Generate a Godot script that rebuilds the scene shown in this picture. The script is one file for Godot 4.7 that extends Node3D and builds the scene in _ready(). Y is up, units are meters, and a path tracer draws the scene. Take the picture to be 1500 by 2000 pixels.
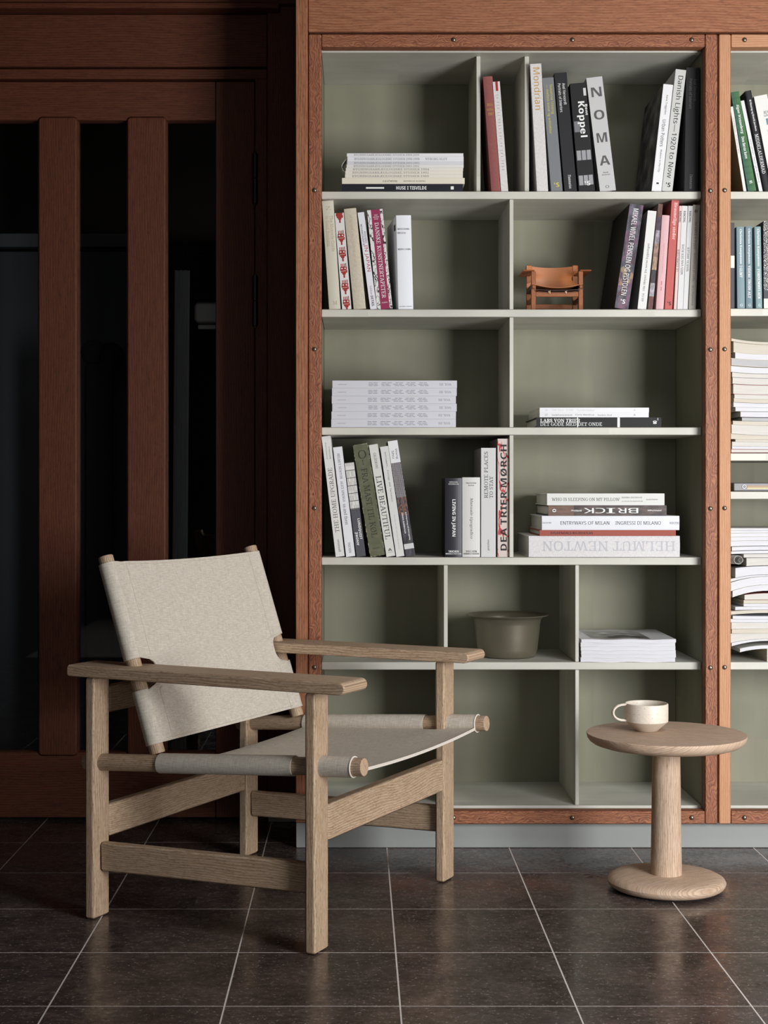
extends Node3D
# A canvas easy chair and a small pedestal table on dark stone tiles before two built-in bookcases. Units are metres; the camera stands at x = 0, z = 0 and looks along -z.

var rng := RandomNumberGenerator.new()
var used := {}
var M := {}
var fonts := []
var letters := {}

# ---------------------------------------------------------------- nodes
func numbered(called: String) -> String:
	if not used.has(called):
		used[called] = 0
		return called
	used[called] += 1
	return "%s_%03d" % [called, used[called]]

func tag(o: Node3D, label: String, category := "", group := "", kind := "") -> Node3D:
	if label != "": o.set_meta("label", label)
	if category != "": o.set_meta("category", category)
	if group != "": o.set_meta("group", group)
	if kind != "": o.set_meta("kind", kind)
	return o

func thing(called: String, label: String, category: String, at := Vector3.ZERO, turn := 0.0, group := "") -> Node3D:
	var o := Node3D.new()
	o.name = numbered(called)
	add_child(o)
	o.position = at
	o.rotation.y = turn
	tag(o, label, category, group)
	return o

func frame(called: String, label: String) -> Node3D:
	var o := Node3D.new()
	o.name = numbered(called)
	add_child(o)
	tag(o, label, "", "", "structure")
	return o

func part(parent: Node3D, called: String, mesh: Mesh, mat: Material, at := Transform3D(), label := "") -> MeshInstance3D:
	var o := MeshInstance3D.new()
	o.mesh = mesh
	o.material_override = mat
	o.name = called if parent != self else numbered(called)
	o.transform = at
	if label != "": o.set_meta("label", label)
	parent.add_child(o, true)
	return o

func put(x: float, y: float, z: float) -> Transform3D:
	return Transform3D(Basis(), Vector3(x, y, z))

# ---------------------------------------------------------------- mesh helpers
func begin() -> SurfaceTool:
	var st := SurfaceTool.new()
	st.begin(Mesh.PRIMITIVE_TRIANGLES)
	return st

func done(st: SurfaceTool) -> ArrayMesh:
	st.index()
	return st.commit()

# a convex face as a fan; ns holds a normal per corner, and the mean of them says which side is out
func face(st: SurfaceTool, ps: Array, ns: Array, uvs: Array) -> void:
	var out := Vector3.ZERO
	for n in ns: out += n
	for i in range(1, ps.size() - 1):
		var a: Vector3 = ps[0]
		var b: Vector3 = ps[i]
		var c: Vector3 = ps[i + 1]
		var g := (b - a).cross(c - a)
		if g.length_squared() < 1e-18: continue
		var order := [0, i, i + 1] if g.dot(out) < 0.0 else [0, i + 1, i]
		for k in order:
			st.set_normal(ns[k])
			st.set_uv(uvs[k])
			st.add_vertex(ps[k])

func box_uv(p: Vector3, k: int, axis: int, uo: Vector2) -> Vector2:
	var others := [0, 1, 2]
	others.erase(k)
	if k == axis:
		return Vector2(p[others[0]] * 0.3, p[others[1]]) + uo
	var third: int = 3 - k - axis
	return Vector2(p[axis], p[third] + k * 0.07) + uo

# a box with softened edges; axis is the way the grain runs
func rbox(st: SurfaceTool, at: Vector3, size: Vector3, c := 0.002, axis := 1, uo := Vector2.ZERO) -> void:
	var h := size * 0.5
	c = minf(c, minf(h.x, minf(h.y, h.z)) * 0.9)
	var corner := func(s: Vector3, k: int) -> Vector3:
		var p := Vector3(s.x * (h.x - c), s.y * (h.y - c), s.z * (h.z - c))
		p[k] = s[k] * h[k]
		return p + at
	for k in 3:
		var i := (k + 1) % 3
		var j := (k + 2) % 3
		for sk in [-1.0, 1.0]:
			var n := Vector3.ZERO
			n[k] = sk
			var ps := []
			var uvs := []
			for q in [[-1.0, -1.0], [1.0, -1.0], [1.0, 1.0], [-1.0, 1.0]]:
				var s := Vector3.ZERO
				s[k] = sk
				s[i] = q[0]
				s[j] = q[1]
				var p: Vector3 = corner.call(s, k)
				ps.append(p)
				uvs.append(box_uv(p, k, axis, uo))
			face(st, ps, [n, n, n, n], uvs)
		# the four edges that run along k
		for si in [-1.0, 1.0]:
			for sj in [-1.0, 1.0]:
				var a := Vector3.ZERO
				a[i] = si
				a[j] = sj
				var b := a
				a[k] = -1.0
				b[k] = 1.0
				var ni := Vector3.ZERO
				ni[i] = si
				var nj := Vector3.ZERO
				nj[j] = sj
				var ps2: Array = [corner.call(a, i), corner.call(b, i), corner.call(b, j), corner.call(a, j)]
				var uv2 := []
				for p in ps2: uv2.append(box_uv(p, i, axis, uo))
				face(st, ps2, [ni, ni, nj, nj], uv2)
	for sx in [-1.0, 1.0]:
		for sy in [-1.0, 1.0]:
			for sz in [-1.0, 1.0]:
				var s3 := Vector3(sx, sy, sz)
				var ps3: Array = [corner.call(s3, 0), corner.call(s3, 1), corner.call(s3, 2)]
				var uv3 := []
				for p in ps3: uv3.append(box_uv(p, 0, axis, uo))
				face(st, ps3, [Vector3(sx, 0, 0), Vector3(0, sy, 0), Vector3(0, 0, sz)], uv3)

func box(at: Vector3, size: Vector3, c := 0.002, axis := 1, uo := Vector2(-1, -1)) -> ArrayMesh:
	var st := begin()
	if uo.x == -1.0: uo = Vector2(rng.randf(), rng.randf())
	rbox(st, at, size, c, axis, uo)
	return done(st)

# a box given by its ends
func span(x0: float, x1: float, y0: float, y1: float, z0: float, z1: float, c := 0.002, axis := 1) -> ArrayMesh:
	return box(Vector3(x0 + x1, y0 + y1, z0 + z1) * 0.5, Vector3(absf(x1 - x0), absf(y1 - y0), absf(z1 - z0)), c, axis)

# profile points are (r, y) from bottom to top; sharp bends over 35 degrees stay crisp
func lathe(st: SurfaceTool, prof: Array, seg := 64, planar := false, uo := Vector2.ZERO, at := Vector3.ZERO) -> void:
	var run := 0.0
	for i in prof.size() - 1:
		var a: Vector2 = prof[i]
		var b: Vector2 = prof[i + 1]
		var t := (b - a).normalized()
		var ta := t
		var tb := t
		if i > 0:
			var tp: Vector2 = (a - prof[i - 1]).normalized()
			if tp.dot(t) > 0.82: ta = (tp + t).normalized()
		if i < prof.size() - 2:
			var tn: Vector2 = (prof[i + 2] - b).normalized()
			if tn.dot(t) > 0.82: tb = (tn + t).normalized()
		var l := a.distance_to(b)
		for k in seg:
			var f0 := TAU * k / seg
			var f1 := TAU * (k + 1) / seg
			var ps := []
			var ns := []
			var uvs := []
			for q in [[a, ta, f0, run], [b, tb, f0, run + l], [b, tb, f1, run + l], [a, ta, f1, run]]:
				var d := Vector3(cos(q[2]), 0, sin(q[2]))
				var p: Vector3 = d * q[0].x + Vector3(0, q[0].y, 0)
				ps.append(p + at)
				ns.append((d * q[1].y - Vector3(0, q[1].x, 0)).normalized())
				uvs.append((Vector2(p.x, p.z + p.y * 0.6) if planar else Vector2(q[3], q[2] / TAU * 0.2)) + uo)
			face(st, ps, ns, uvs)
		run += l

# a convex outline (z, y) drawn out along x, with its rims softened by c
func prism(st: SurfaceTool, prof: Array, x0: float, x1: float, c: float, uo := Vector2.ZERO, smooth := 0.8) -> void:
	var n := prof.size()
	var area := 0.0
	for i in n:
		var a: Vector2 = prof[i]
		area += a.cross(prof[(i + 1) % n])
	var sgn := 1.0 if area > 0.0 else -1.0
	var en := []
	for i in n:
		var e: Vector2 = (prof[(i + 1) % n] - prof[i]).normalized()
		en.append(Vector2(e.y, -e.x) * sgn)
	var inn := []
	for i in n:
		var a: Vector2 = en[(i + n - 1) % n]
		var b: Vector2 = en[i]
		var m := (a + b).normalized()
		inn.append(prof[i] - m * (c / maxf(0.4, m.dot(a))))
	var v := 0.0
	for i in n:
		var j := (i + 1) % n
		var na: Vector2 = en[i]
		var nb: Vector2 = en[i]
		if na.dot(en[(i + n - 1) % n]) > smooth: na = (na + en[(i + n - 1) % n]).normalized()
		if nb.dot(en[j]) > smooth: nb = (nb + en[j]).normalized()
		var A := Vector3(0, na.y, na.x)
		var B := Vector3(0, nb.y, nb.x)
		var pa: Vector2 = prof[i]
		var pb: Vector2 = prof[j]
		var flat := absf(en[i].y) > 0.7
		var uv := func(p: Vector2, x: float) -> Vector2:
			return uo + (Vector2(p.x, x) if flat else Vector2(p.x + p.y * 0.3, p.y + 0.21))
		face(st, [Vector3(x0 + c, pa.y, pa.x), Vector3(x1 - c, pa.y, pa.x), Vector3(x1 - c, pb.y, pb.x), Vector3(x0 + c, pb.y, pb.x)], [A, A, B, B], [uv.call(pa, x0), uv.call(pa, x1), uv.call(pb, x1), uv.call(pb, x0)])
		for s in [0, 1]:
			var xo: float = [x0, x1][s]
			var xi: float = [x0 + c, x1 - c][s]
			var N := Vector3([-1.0, 1.0][s], 0, 0)
			var qa: Vector2 = inn[i]
			var qb: Vector2 = inn[j]
			face(st, [Vector3(xi, pa.y, pa.x), Vector3(xi, pb.y, pb.x), Vector3(xo, qb.y, qb.x), Vector3(xo, qa.y, qa.x)], [A, B, N, N], [uo + pa, uo + pb, uo + qb, uo + qa])
	for s in [0, 1]:
		var xo2: float = [x0, x1][s]
		var N2 := Vector3([-1.0, 1.0][s], 0, 0)
		var ps := []
		var ns := []
		var uvs := []
		for p in inn:
			ps.append(Vector3(xo2, p.y, p.x))
			ns.append(N2)
			uvs.append(uo + Vector2(p.x, p.y + 0.13))
		face(st, ps, ns, uvs)

# a round rod with softened ends
func rod(st: SurfaceTool, a: Vector3, b: Vector3, r: float, seg := 24, c := 0.0015, uo := Vector2.ZERO) -> void:
	var d := (b - a).normalized()
	var e := d.cross(Vector3(0.31, 0.2, 0.93)).normalized()
	var f := d.cross(e)
	var L := a.distance_to(b)
	var rings := [[0.0, r - c], [c, r], [L - c, r], [L, r - c]]
	for k in seg:
		var n0 := e * cos(TAU * k / seg) + f * sin(TAU * k / seg)
		var n1 := e * cos(TAU * (k + 1) / seg) + f * sin(TAU * (k + 1) / seg)
		for i in 3:
			var ra: Array = rings[i]
			var rb: Array = rings[i + 1]
			var tilt: Vector3 = [-d, Vector3.ZERO, d][i]
			var v0 := k * r * TAU / seg
			var v1 := (k + 1) * r * TAU / seg
			face(st, [a + d * ra[0] + n0 * ra[1], a + d * rb[0] + n0 * rb[1], a + d * rb[0] + n1 * rb[1], a + d * ra[0] + n1 * ra[1]], [(n0 + (tilt if i == 0 else Vector3.ZERO)).normalized(), (n0 + (tilt if i == 2 else Vector3.ZERO)).normalized(), (n1 + (tilt if i == 2 else Vector3.ZERO)).normalized(), (n1 + (tilt if i == 0 else Vector3.ZERO)).normalized()], [uo + Vector2(ra[0], v0), uo + Vector2(rb[0], v0), uo + Vector2(rb[0], v1), uo + Vector2(ra[0], v1)])
		for s in [0, 1]:
			var o: Vector3 = [a, b][s]
			var n: Vector3 = [-d, d][s]
			face(st, [o, o + n0 * (r - c), o + n1 * (r - c)], [n, n, n], [uo, uo + Vector2(cos(TAU * k / seg), sin(TAU * k / seg)) * r, uo + Vector2(cos(TAU * (k + 1) / seg), sin(TAU * (k + 1) / seg)) * r])

# a cord of radius r along a line of points
func cord(st: SurfaceTool, pts: Array, r: float, seg := 8) -> void:
	var last := []
	for i in pts.size():
		var d: Vector3 = (pts[mini(i + 1, pts.size() - 1)] - pts[maxi(i - 1, 0)]).normalized()
		var e := d.cross(Vector3(0.31, 0.2, 0.93)).normalized()
		var f := d.cross(e)
		var ring := []
		for k in seg + 1:
			var n := e * cos(TAU * k / seg) + f * sin(TAU * k / seg)
			ring.append([pts[i] + n * r, n])
		if i > 0:
			for k in seg:
				face(st, [last[k][0], ring[k][0], ring[k + 1][0], last[k + 1][0]], [last[k][1], ring[k][1], ring[k + 1][1], last[k + 1][1]], [Vector2(i * 0.01, k * 0.001), Vector2(i * 0.01 + 0.01, k * 0.001), Vector2(i * 0.01 + 0.01, k * 0.001), Vector2(i * 0.01, k * 0.001)])
		for s in [0, 1]:
			if i == [0, pts.size() - 1][s]:
				var n: Vector3 = d * [-1.0, 1.0][s]
				for k in seg:
					face(st, [pts[i], ring[k][0], ring[k + 1][0]], [n, n, n], [Vector2.ZERO, Vector2.ZERO, Vector2.ZERO])
		last = ring

# a cloth of thickness th over a grid of points (rows of equal length); shut joins the last column to the first
func cloth(st: SurfaceTool, g: Array, th: float, uo := Vector2.ZERO) -> void:
	var R := g.size()
	var C: int = g[0].size()
	var nrm := []
	var uv := []
	for i in R:
		var nr := []
		var ur := []
		var u := 0.0
		for j in C:
			var dx: Vector3 = g[i][mini(j + 1, C - 1)] - g[i][maxi(j - 1, 0)]
			var dy: Vector3 = g[mini(i + 1, R - 1)][j] - g[maxi(i - 1, 0)][j]
			nr.append(dx.cross(dy).normalized())
			if j > 0: u += g[i][j].distance_to(g[i][j - 1])
			ur.append(uo + Vector2(u, g[0][C / 2].distance_to(g[i][C / 2])))
		nrm.append(nr)
		uv.append(ur)
	for s in [0.5, -0.5]:
		for i in R - 1:
			for j in C - 1:
				var ps := []
				var ns := []
				var us := []
				for q in [[i, j], [i + 1, j], [i + 1, j + 1], [i, j + 1]]:
					var n: Vector3 = nrm[q[0]][q[1]]
					ps.append(g[q[0]][q[1]] + n * th * s)
					ns.append(n * signf(s))
					us.append(uv[q[0]][q[1]])
				face(st, ps, ns, us)
	for i in R - 1:
		for j in [0, C - 1]:
			rim(st, g[i][j], nrm[i][j], g[i + 1][j], nrm[i + 1][j], g[i][j] - g[i][1 if j == 0 else C - 2], th)
	for j in C - 1:
		for i in [0, R - 1]:
			rim(st, g[i][j], nrm[i][j], g[i][j + 1], nrm[i][j + 1], g[i][j] - g[1 if i == 0 else R - 2][j], th)

func rim(st: SurfaceTool, a: Vector3, na: Vector3, b: Vector3, nb: Vector3, out: Vector3, th: float) -> void:
	var o := out.normalized()
	face(st, [a + na * th * 0.5, b + nb * th * 0.5, b - nb * th * 0.5, a - na * th * 0.5], [o, o, o, o], [Vector2(0, 0), Vector2(0.01, 0), Vector2(0.01, 0.002), Vector2(0, 0.002)])

# ---------------------------------------------------------------- materials
func mat(key: String, c: Color, rough := 0.8, spec := 0.5) -> StandardMaterial3D:
	var m := StandardMaterial3D.new()
	m.resource_name = key
	m.albedo_color = c
	m.roughness = rough
	m.metallic_specular = spec
	M[key] = m
	return m

func paint(r: int, g: int, b: int, rough := 0.6) -> StandardMaterial3D:
	var key := "paint_%d_%d_%d_%d" % [r, g, b, int(rough * 100)]
	if not M.has(key): mat(key, Color8(r, g, b), rough, 0.4)
	return M[key]

func noise(sd: int, octaves := 3, freq := 1.0) -> FastNoiseLite:
	var n := FastNoiseLite.new()
	n.seed = sd
	n.noise_type = FastNoiseLite.TYPE_SIMPLEX_SMOOTH
	n.frequency = freq
	n.fractal_octaves = octaves
	return n

func picture(w: int, h: int, f: Callable) -> ImageTexture:
	var data := PackedByteArray()
	data.resize(w * h * 3)
	var k := 0
	for y in h:
		for x in w:
			var c: Color = f.call(x, y)
			data[k] = clampi(int(c.r * 255.0), 0, 255)
			data[k + 1] = clampi(int(c.g * 255.0), 0, 255)
			data[k + 2] = clampi(int(c.b * 255.0), 0, 255)
			k += 3
	return ImageTexture.create_from_image(Image.create_from_data(w, h, false, Image.FORMAT_RGB8, data))

# timber: 1 m along the grain by 0.5 m across, even along u; rings per 0.5 m, wave bends them, late is the darker summer wood
func timber(sd: int, w: int, h: int, pale: Color, late: Color, rings: float, wave: float, length: float, fibre: float, pores: float, sharp := 2.5, vfreq := 2.2) -> ImageTexture:
	var n1 := noise(sd, 2)
	var n2 := noise(sd + 7, 2)
	var n3 := noise(sd + 13, 1)
	return picture(w, h, func(x: int, y: int) -> Color:
		var a := TAU * x / w
		var v := float(y) / h
		var cx := cos(a)
		var sx := sin(a)
		var r := v * rings + wave * n1.get_noise_3d(cx * length, sx * length, v * vfreq)
		var f := r - floorf(r)
		var ring := pow(f, sharp) * smoothstep(1.0, 0.9, f)
		var fb := n2.get_noise_3d(cx * 2.5, sx * 2.5, v * 90.0)
		var pr := n3.get_noise_3d(cx * 9.0, sx * 9.0, v * 200.0)
		var t := clampf(ring * 0.75 + fb * fibre + 0.12, 0.0, 1.0)
		var c := pale.lerp(late, t)
		if pr > 0.35: c = c.darkened(pores * minf(1.0, (pr - 0.35) * 3.0))
		return c)

func wooden(key: String, tex: Texture2D, tint: Color, rough := 0.55, relief := 0.02, spread := Vector3(1.0, 2.0, 1.0)) -> void:
	var m := mat(key, tint, rough, 0.4)
	m.albedo_texture = tex
	m.uv1_scale = spread
	m.heightmap_enabled = true
	m.heightmap_texture = tex
	m.heightmap_scale = relief

func materials() -> void:
	var oak := timber(3, 1024, 512, Color8(222, 201, 178), Color8(168, 139, 111), 52.0, 3.0, 0.3, 0.45, 0.22, 1.3, 1.6)
	wooden("oak", oak, Color8(232, 226, 218), 0.55, 0.005, Vector3(1.4, 4.0, 1.0))
	var ash := timber(8, 1024, 768, Color8(236, 217, 202), Color8(190, 164, 144), 110.0, 5.0, 0.35, 0.45, 0.1, 1.3, 2.0)
	wooden("oak_table", ash, Color8(226, 217, 204), 0.62, 0.005, Vector3(1.2, 2.4, 1.0))
	var fir := timber(21, 1024, 512, Color8(178, 124, 92), Color8(134, 84, 58), 80.0, 2.0, 0.3, 0.45, 0.15, 1.4)
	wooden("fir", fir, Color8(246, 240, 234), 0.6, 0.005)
	wooden("fir_door_dimmed", fir, Color8(146, 121, 108), 0.6, 0.005)  # fir tinted darker, with the dim light at the door put into its colour
	var blond := timber(27, 512, 512, Color8(206, 158, 122), Color8(176, 124, 90), 30.0, 1.0, 0.2, 0.4, 0.1, 1.2)
	wooden("fir_pale", blond, Color8(255, 252, 248), 0.6, 0.004, Vector3(1.0, 6.0, 1.0))
	var figured := timber(44, 1024, 512, Color8(174, 119, 86), Color8(110, 61, 43), 34.0, 2.6, 2.0, 0.5, 0.3, 1.2, 5.0)
	wooden("figured", figured, Color8(255, 250, 246), 0.55, 0.004, Vector3(1.6, 5.0, 1.0))
	# painted shelving: grey green with a faint cloudiness of the brush
	var pn := noise(5, 4, 0.012)
	var brush := picture(256, 256, func(x: int, y: int) -> Color:
		var q := 0.93 + 0.07 * pn.get_noise_2d(x * 0.25, y * 1.6) + 0.05 * pn.get_noise_2d(x * 1.1 + 400.0, y * 0.8)
		return Color(q, q, q * 0.995))
	var sh := mat("shelf", Color8(212, 210, 198), 0.5, 0.5)
	sh.albedo_texture = brush
	sh.uv1_scale = Vector3(1.4, 1.4, 1.4)
	var ins := mat("inside", Color8(142, 140, 120), 0.55, 0.4)  # darker copy of the shelf paint; shade of the compartments put into its colour
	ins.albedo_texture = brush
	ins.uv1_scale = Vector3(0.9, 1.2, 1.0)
	mat("plinth", Color8(148, 150, 146), 0.5)
	mat("grout", Color8(226, 216, 208), 0.9)
	mat("iron", Color8(26, 24, 24), 0.4, 0.5)
	var sc := mat("screw", Color8(132, 118, 104), 0.32, 0.6)
	sc.metallic = 0.85
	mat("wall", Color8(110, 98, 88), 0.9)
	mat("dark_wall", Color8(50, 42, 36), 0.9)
	mat("hall", Color8(46, 42, 40), 0.9)
	mat("ceiling", Color8(96, 78, 64), 0.9)
	# stone floor: dark brown grey with clouds, fossils and pale flecks
	var s1 := noise(61, 4, 0.006)
	var s2 := noise(62, 3, 0.03)
	var s3 := noise(63, 2, 0.11)
	var stone := picture(1024, 1024, func(x: int, y: int) -> Color:
		var q := s1.get_noise_2d(x, y * 1.3)
		var w := s2.get_noise_2d(x, y * 1.5)
		var t := 0.5 + 0.45 * q + 0.35 * w
		var c := Color8(54, 45, 42).lerp(Color8(100, 86, 80), clampf(t, 0.0, 1.0))
		var fl := s3.get_noise_2d(x, y)
		if fl > 0.44 and w > -0.05: c = c.lerp(Color8(178, 166, 156), clampf((fl - 0.44) * 4.0, 0.0, 0.75))
		if fl < -0.5: c = c.lerp(Color8(24, 20, 20), 0.5)
		var vein := absf(q - 0.12)
		if vein < 0.02 and w > 0.15: c = c.lerp(Color8(150, 140, 134), 0.35)
		return c)
	var rgh := picture(256, 256, func(x: int, y: int) -> Color:
		var q := 0.5 + 0.35 * s1.get_noise_2d(x * 3.0, y * 3.0) + 0.25 * s3.get_noise_2d(x * 2.0, y * 2.0)
		return Color(q, q, q))
	var st := mat("stone", Color8(255, 255, 255), 0.5, 0.5)
	st.albedo_texture = stone
	st.roughness_texture = rgh
	st.uv1_scale = Vector3(1.1, 1.1, 1.0)
	# linen canvas: warp and weft with slubs
	var w1 := noise(81, 2, 0.05)
	var w2 := noise(82, 2, 0.05)
	var linen := picture(512, 512, func(x: int, y: int) -> Color:
		var a := w1.get_noise_2d(x * 0.35, y * 9.0)
		var b := w2.get_noise_2d(x * 9.0, y * 0.35)
		var k := 0.9 + 0.1 * a + 0.09 * b + (0.05 if (x / 2 + y / 2) % 2 == 0 else -0.05)
		return Color(k, k * 0.985 + 0.01 * a, k * 0.965 + 0.02 * b))
	var cv := mat("canvas", Color8(226, 219, 207), 0.95, 0.2)
	cv.albedo_texture = linen
	cv.uv1_scale = Vector3(3.6, 3.6, 1.0)
	cv.heightmap_enabled = true
	cv.heightmap_texture = linen
	cv.heightmap_scale = 0.05
	mat("piping", Color8(218, 210, 198), 0.9, 0.2)
	mat("stitch", Color8(186, 176, 160), 0.9, 0.2)
	var bc := mat("book_cloth", Color8(255, 255, 255), 0.9, 0.2)
	bc.albedo_texture = linen
	bc.uv1_scale = Vector3(6.0, 6.0, 1.0)
	# paper edges: fine leaves
	var pg := noise(91, 2, 0.4)
	var leaves := picture(64, 256, func(x: int, y: int) -> Color:
		var k := 0.93 + 0.1 * pg.get_noise_2d(x * 0.06, y * 1.7)
		return Color(k, k, k))
	for q in [["pages", Color8(220, 217, 209)], ["pages_cream", Color8(216, 209, 194)], ["pages_white", Color8(226, 226, 229)], ["pages_grey", Color8(196, 196, 196)]]:
		var pm := mat(q[0], q[1], 0.9, 0.2)
		pm.albedo_texture = leaves
		pm.uv1_scale = Vector3(8.0, 60.0, 1.0)
	var gl := mat("glass", Color(0.02, 0.02, 0.02, 0.03), 0.02, 0.5)
	gl.transparency = BaseMaterial3D.TRANSPARENCY_ALPHA
	# speckled stoneware
	var cup := picture(256, 256, func(x: int, y: int) -> Color:
		var k := 0.96 + 0.04 * s2.get_noise_2d(x * 2.0, y * 2.0)
		return Color(k, k * 0.99, k * 0.97))
	var cm := (cup as ImageTexture).get_image()
	rng.seed = 12
	for i in 60:
		var r := 2 + (1 if rng.randf() > 0.7 else 0)
		cm.fill_rect(Rect2i(rng.randi_range(0, 252), rng.randi_range(0, 252), r, r), Color8(70, 48, 34).lerp(Color8(160, 130, 105), rng.randf() * 0.7))
	var ct := mat("stoneware", Color8(228, 219, 206), 0.45, 0.5)
	ct.albedo_texture = ImageTexture.create_from_image(cm)
	ct.uv1_triplanar = true
	ct.uv1_scale = Vector3(9, 9, 9)
	mat("stoneware_raw", Color8(196, 180, 162), 0.85, 0.3)
	var pot := mat("pot", Color8(120, 113, 96), 0.38, 0.5)
	pot.albedo_texture = brush
	pot.metallic = 0.4
	mat("leather", Color8(180, 110, 58), 0.5, 0.5)
	mat("leather_dark", Color8(70, 36, 24), 0.5, 0.5)
	wooden("small_wood", oak, Color8(196, 136, 96), 0.5, 0.005)
	M.small_wood.uv1_scale = Vector3(4, 8, 1)
	var brass := mat("brass", Color8(220, 190, 150), 0.25)
	brass.metallic = 0.9

# ---------------------------------------------------------------- lettering: 0 sans, 1 bold sans, 2 serif, 3 bold serif, 4 mono
func font(i: int) -> SystemFont:
	if fonts.is_empty():
		for q in [["Droid Sans", 400], ["Droid Sans", 700], ["Droid Serif", 400], ["Droid Serif", 700], ["Droid Sans Mono", 400]]:
			var f := SystemFont.new()
			f.font_names = PackedStringArray([q[0]])
			f.font_weight = q[1]
			fonts.append(f)
	return fonts[i]

func glyphs(s: String, f: int) -> TextMesh:
	var key := "%d|%s" % [f, s]
	if not letters.has(key):
		var t := TextMesh.new()
		t.font = font(f)
		t.font_size = 48
		t.pixel_size = 0.01
		t.depth = 0.02
		t.curve_step = 3.0
		t.text = s
		letters[key] = t
	return letters[key]

# s fits a run of length wid (along the reading) and height hei, centred on at; way is the turn of the reading in degrees
func print_on(o: Node3D, called: String, s: String, f: int, m: Material, at: Vector3, wid: float, hei: float, way := 0.0, slant := 0.0) -> void:
	var t := glyphs(s, f)
	var bb := t.get_aabb()
	if bb.size.x < 0.0001: return
	var sx := wid / bb.size.x
	var sy := hei / bb.size.y
	var b := Basis(Vector3(sx, 0, 0), Vector3(slant * sy, sy, 0), Vector3(0, 0, 0.0002 / 0.02))
	b = Basis(Vector3(0, 0, 1), deg_to_rad(way)) * b
	var c := bb.get_center()
	part(o, called, t, m, Transform3D(b, at - b * Vector3(c.x, c.y, 0)))

# ---------------------------------------------------------------- books
# local axes of a book: x across the spine from 0 to w, y up from 0 to h, the spine at z = 0, the leaves behind it
func book(label: String, group: String, at: Vector3, roll: float, w: float, h: float, d: float, m: Material, hard := 1, bulge := 0.0, pages := "pages", turn := 0.0) -> Node3D:
	var o := Node3D.new()
	o.name = numbered("book")
	add_child(o)
	tag(o, label, "book", group)
	o.transform = Transform3D(Basis(Vector3.UP, turn) * Basis(Vector3.BACK, roll), at)
	var t := 0.0026 if hard else 0.0007
	var st := begin()
	# the cover is a channel: outer and inner outline in (x, z), drawn up along y
	var outer := []
	var inner := []
	var seg := 8 if bulge > 0.0 else 2
	outer.append(Vector2(0, -d))
	inner.append(Vector2(t, -d))
	for k in seg + 1:
		var f := float(k) / seg
		var b := bulge * (1.0 - pow(2.0 * f - 1.0, 2.0))
		outer.append(Vector2(w * f, -bulge + b))
		inner.append(Vector2(t + (w - 2.0 * t) * f, -bulge + b - t))
	outer.append(Vector2(w, -d))
	inner.append(Vector2(w - t, -d))
	var uo := Vector2(rng.randf(), rng.randf())
	var n := outer.size()
	for i in n - 1:
		var a: Vector2 = outer[i]
		var b2: Vector2 = outer[i + 1]
		var e := (b2 - a).normalized()
		var nn := Vector3(-e.y, 0, e.x)
		nn = -nn if (i == 0 and nn.x > 0) or (i == n - 2 and nn.x < 0) or (i > 0 and i < n - 2 and nn.z < 0) else nn
		var l0 := a.x - a.y
		var l1 := b2.x - b2.y
		face(st, [Vector3(a.x, 0, a.y), Vector3(b2.x, 0, b2.y), Vector3(b2.x, h, b2.y), Vector3(a.x, h, a.y)], [nn, nn, nn, nn], [uo + Vector2(l0, 0), uo + Vector2(l1, 0), uo + Vector2(l1, h), uo + Vector2(l0, h)])
		var c: Vector2 = inner[i]
		var c2: Vector2 = inner[i + 1]
		face(st, [Vector3(c.x, 0, c.y), Vector3(c2.x, 0, c2.y), Vector3(c2.x, h, c2.y), Vector3(c.x, h, c.y)], [-nn, -nn, -nn, -nn], [uo, uo, uo, uo])
		for y in [0.0, h]:
			var un := Vector3(0, 1 if y > 0.0 else -1, 0)
			face(st, [Vector3(a.x, y, a.y), Vector3(b2.x, y, b2.y), Vector3(c2.x, y, c2.y), Vector3(c.x, y, c.y)], [un, un, un, un], [uo + a, uo + b2, uo + c2, uo + c])
	for q in [[outer[0], inner[0]], [outer[n - 1], inner[n - 1]]]:
		var p: Vector2 = q[0]
		var p2: Vector2 = q[1]
		var bn := Vector3(0, 0, -1)
		face(st, [Vector3(p.x, 0, p.y), Vector3(p2.x, 0, p2.y), Vector3(p2.x, h, p2.y), Vector3(p.x, h, p.y)], [bn, bn, bn, bn], [uo, uo, uo, uo])
	part(o, "cover", done(st), m)
	var g := 0.003 if hard else 0.0002
	var leaf := begin()
	rbox(leaf, Vector3(w * 0.5, h * 0.5, -(d + t + bulge) * 0.5), Vector3(w - 2.0 * t - 0.0002, h - 2.0 * g, d - t - bulge - g - 0.0005), 0.0004, 2, uo)
	part(o, "pages", done(leaf), M[pages])
	o.set_meta("w", w)
	o.set_meta("h", h)
	return o

# print on a spine: the words run from f0 to f1 of its height from the top, across at share x of its width, hei metres tall; way -90 reads downwards, 90 upwards
func spine(o: Node3D, s: String, f: int, m: Material, f0: float, f1: float, x: float, hei: float, way := -90.0, slant := 0.0, called := "title") -> void:
	var w: float = o.get_meta("w")
	var h: float = o.get_meta("h")
	print_on(o, called, s, f, m, Vector3(w * x, h * (1.0 - (f0 + f1) * 0.5), 0.0001), h * (f1 - f0), hei, way, slant)

# words set level across a standing spine, from x0 to x1 of its width
func across(o: Node3D, s: String, f: int, m: Material, x0: float, x1: float, y: float, hei: float, way := 0.0, called := "title") -> void:
	var w: float = o.get_meta("w")
	var h: float = o.get_meta("h")
	print_on(o, called, s, f, m, Vector3(w * (x0 + x1) * 0.5, h * (1.0 - y), 0.0001), w * (x1 - x0), hei, way)

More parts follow.
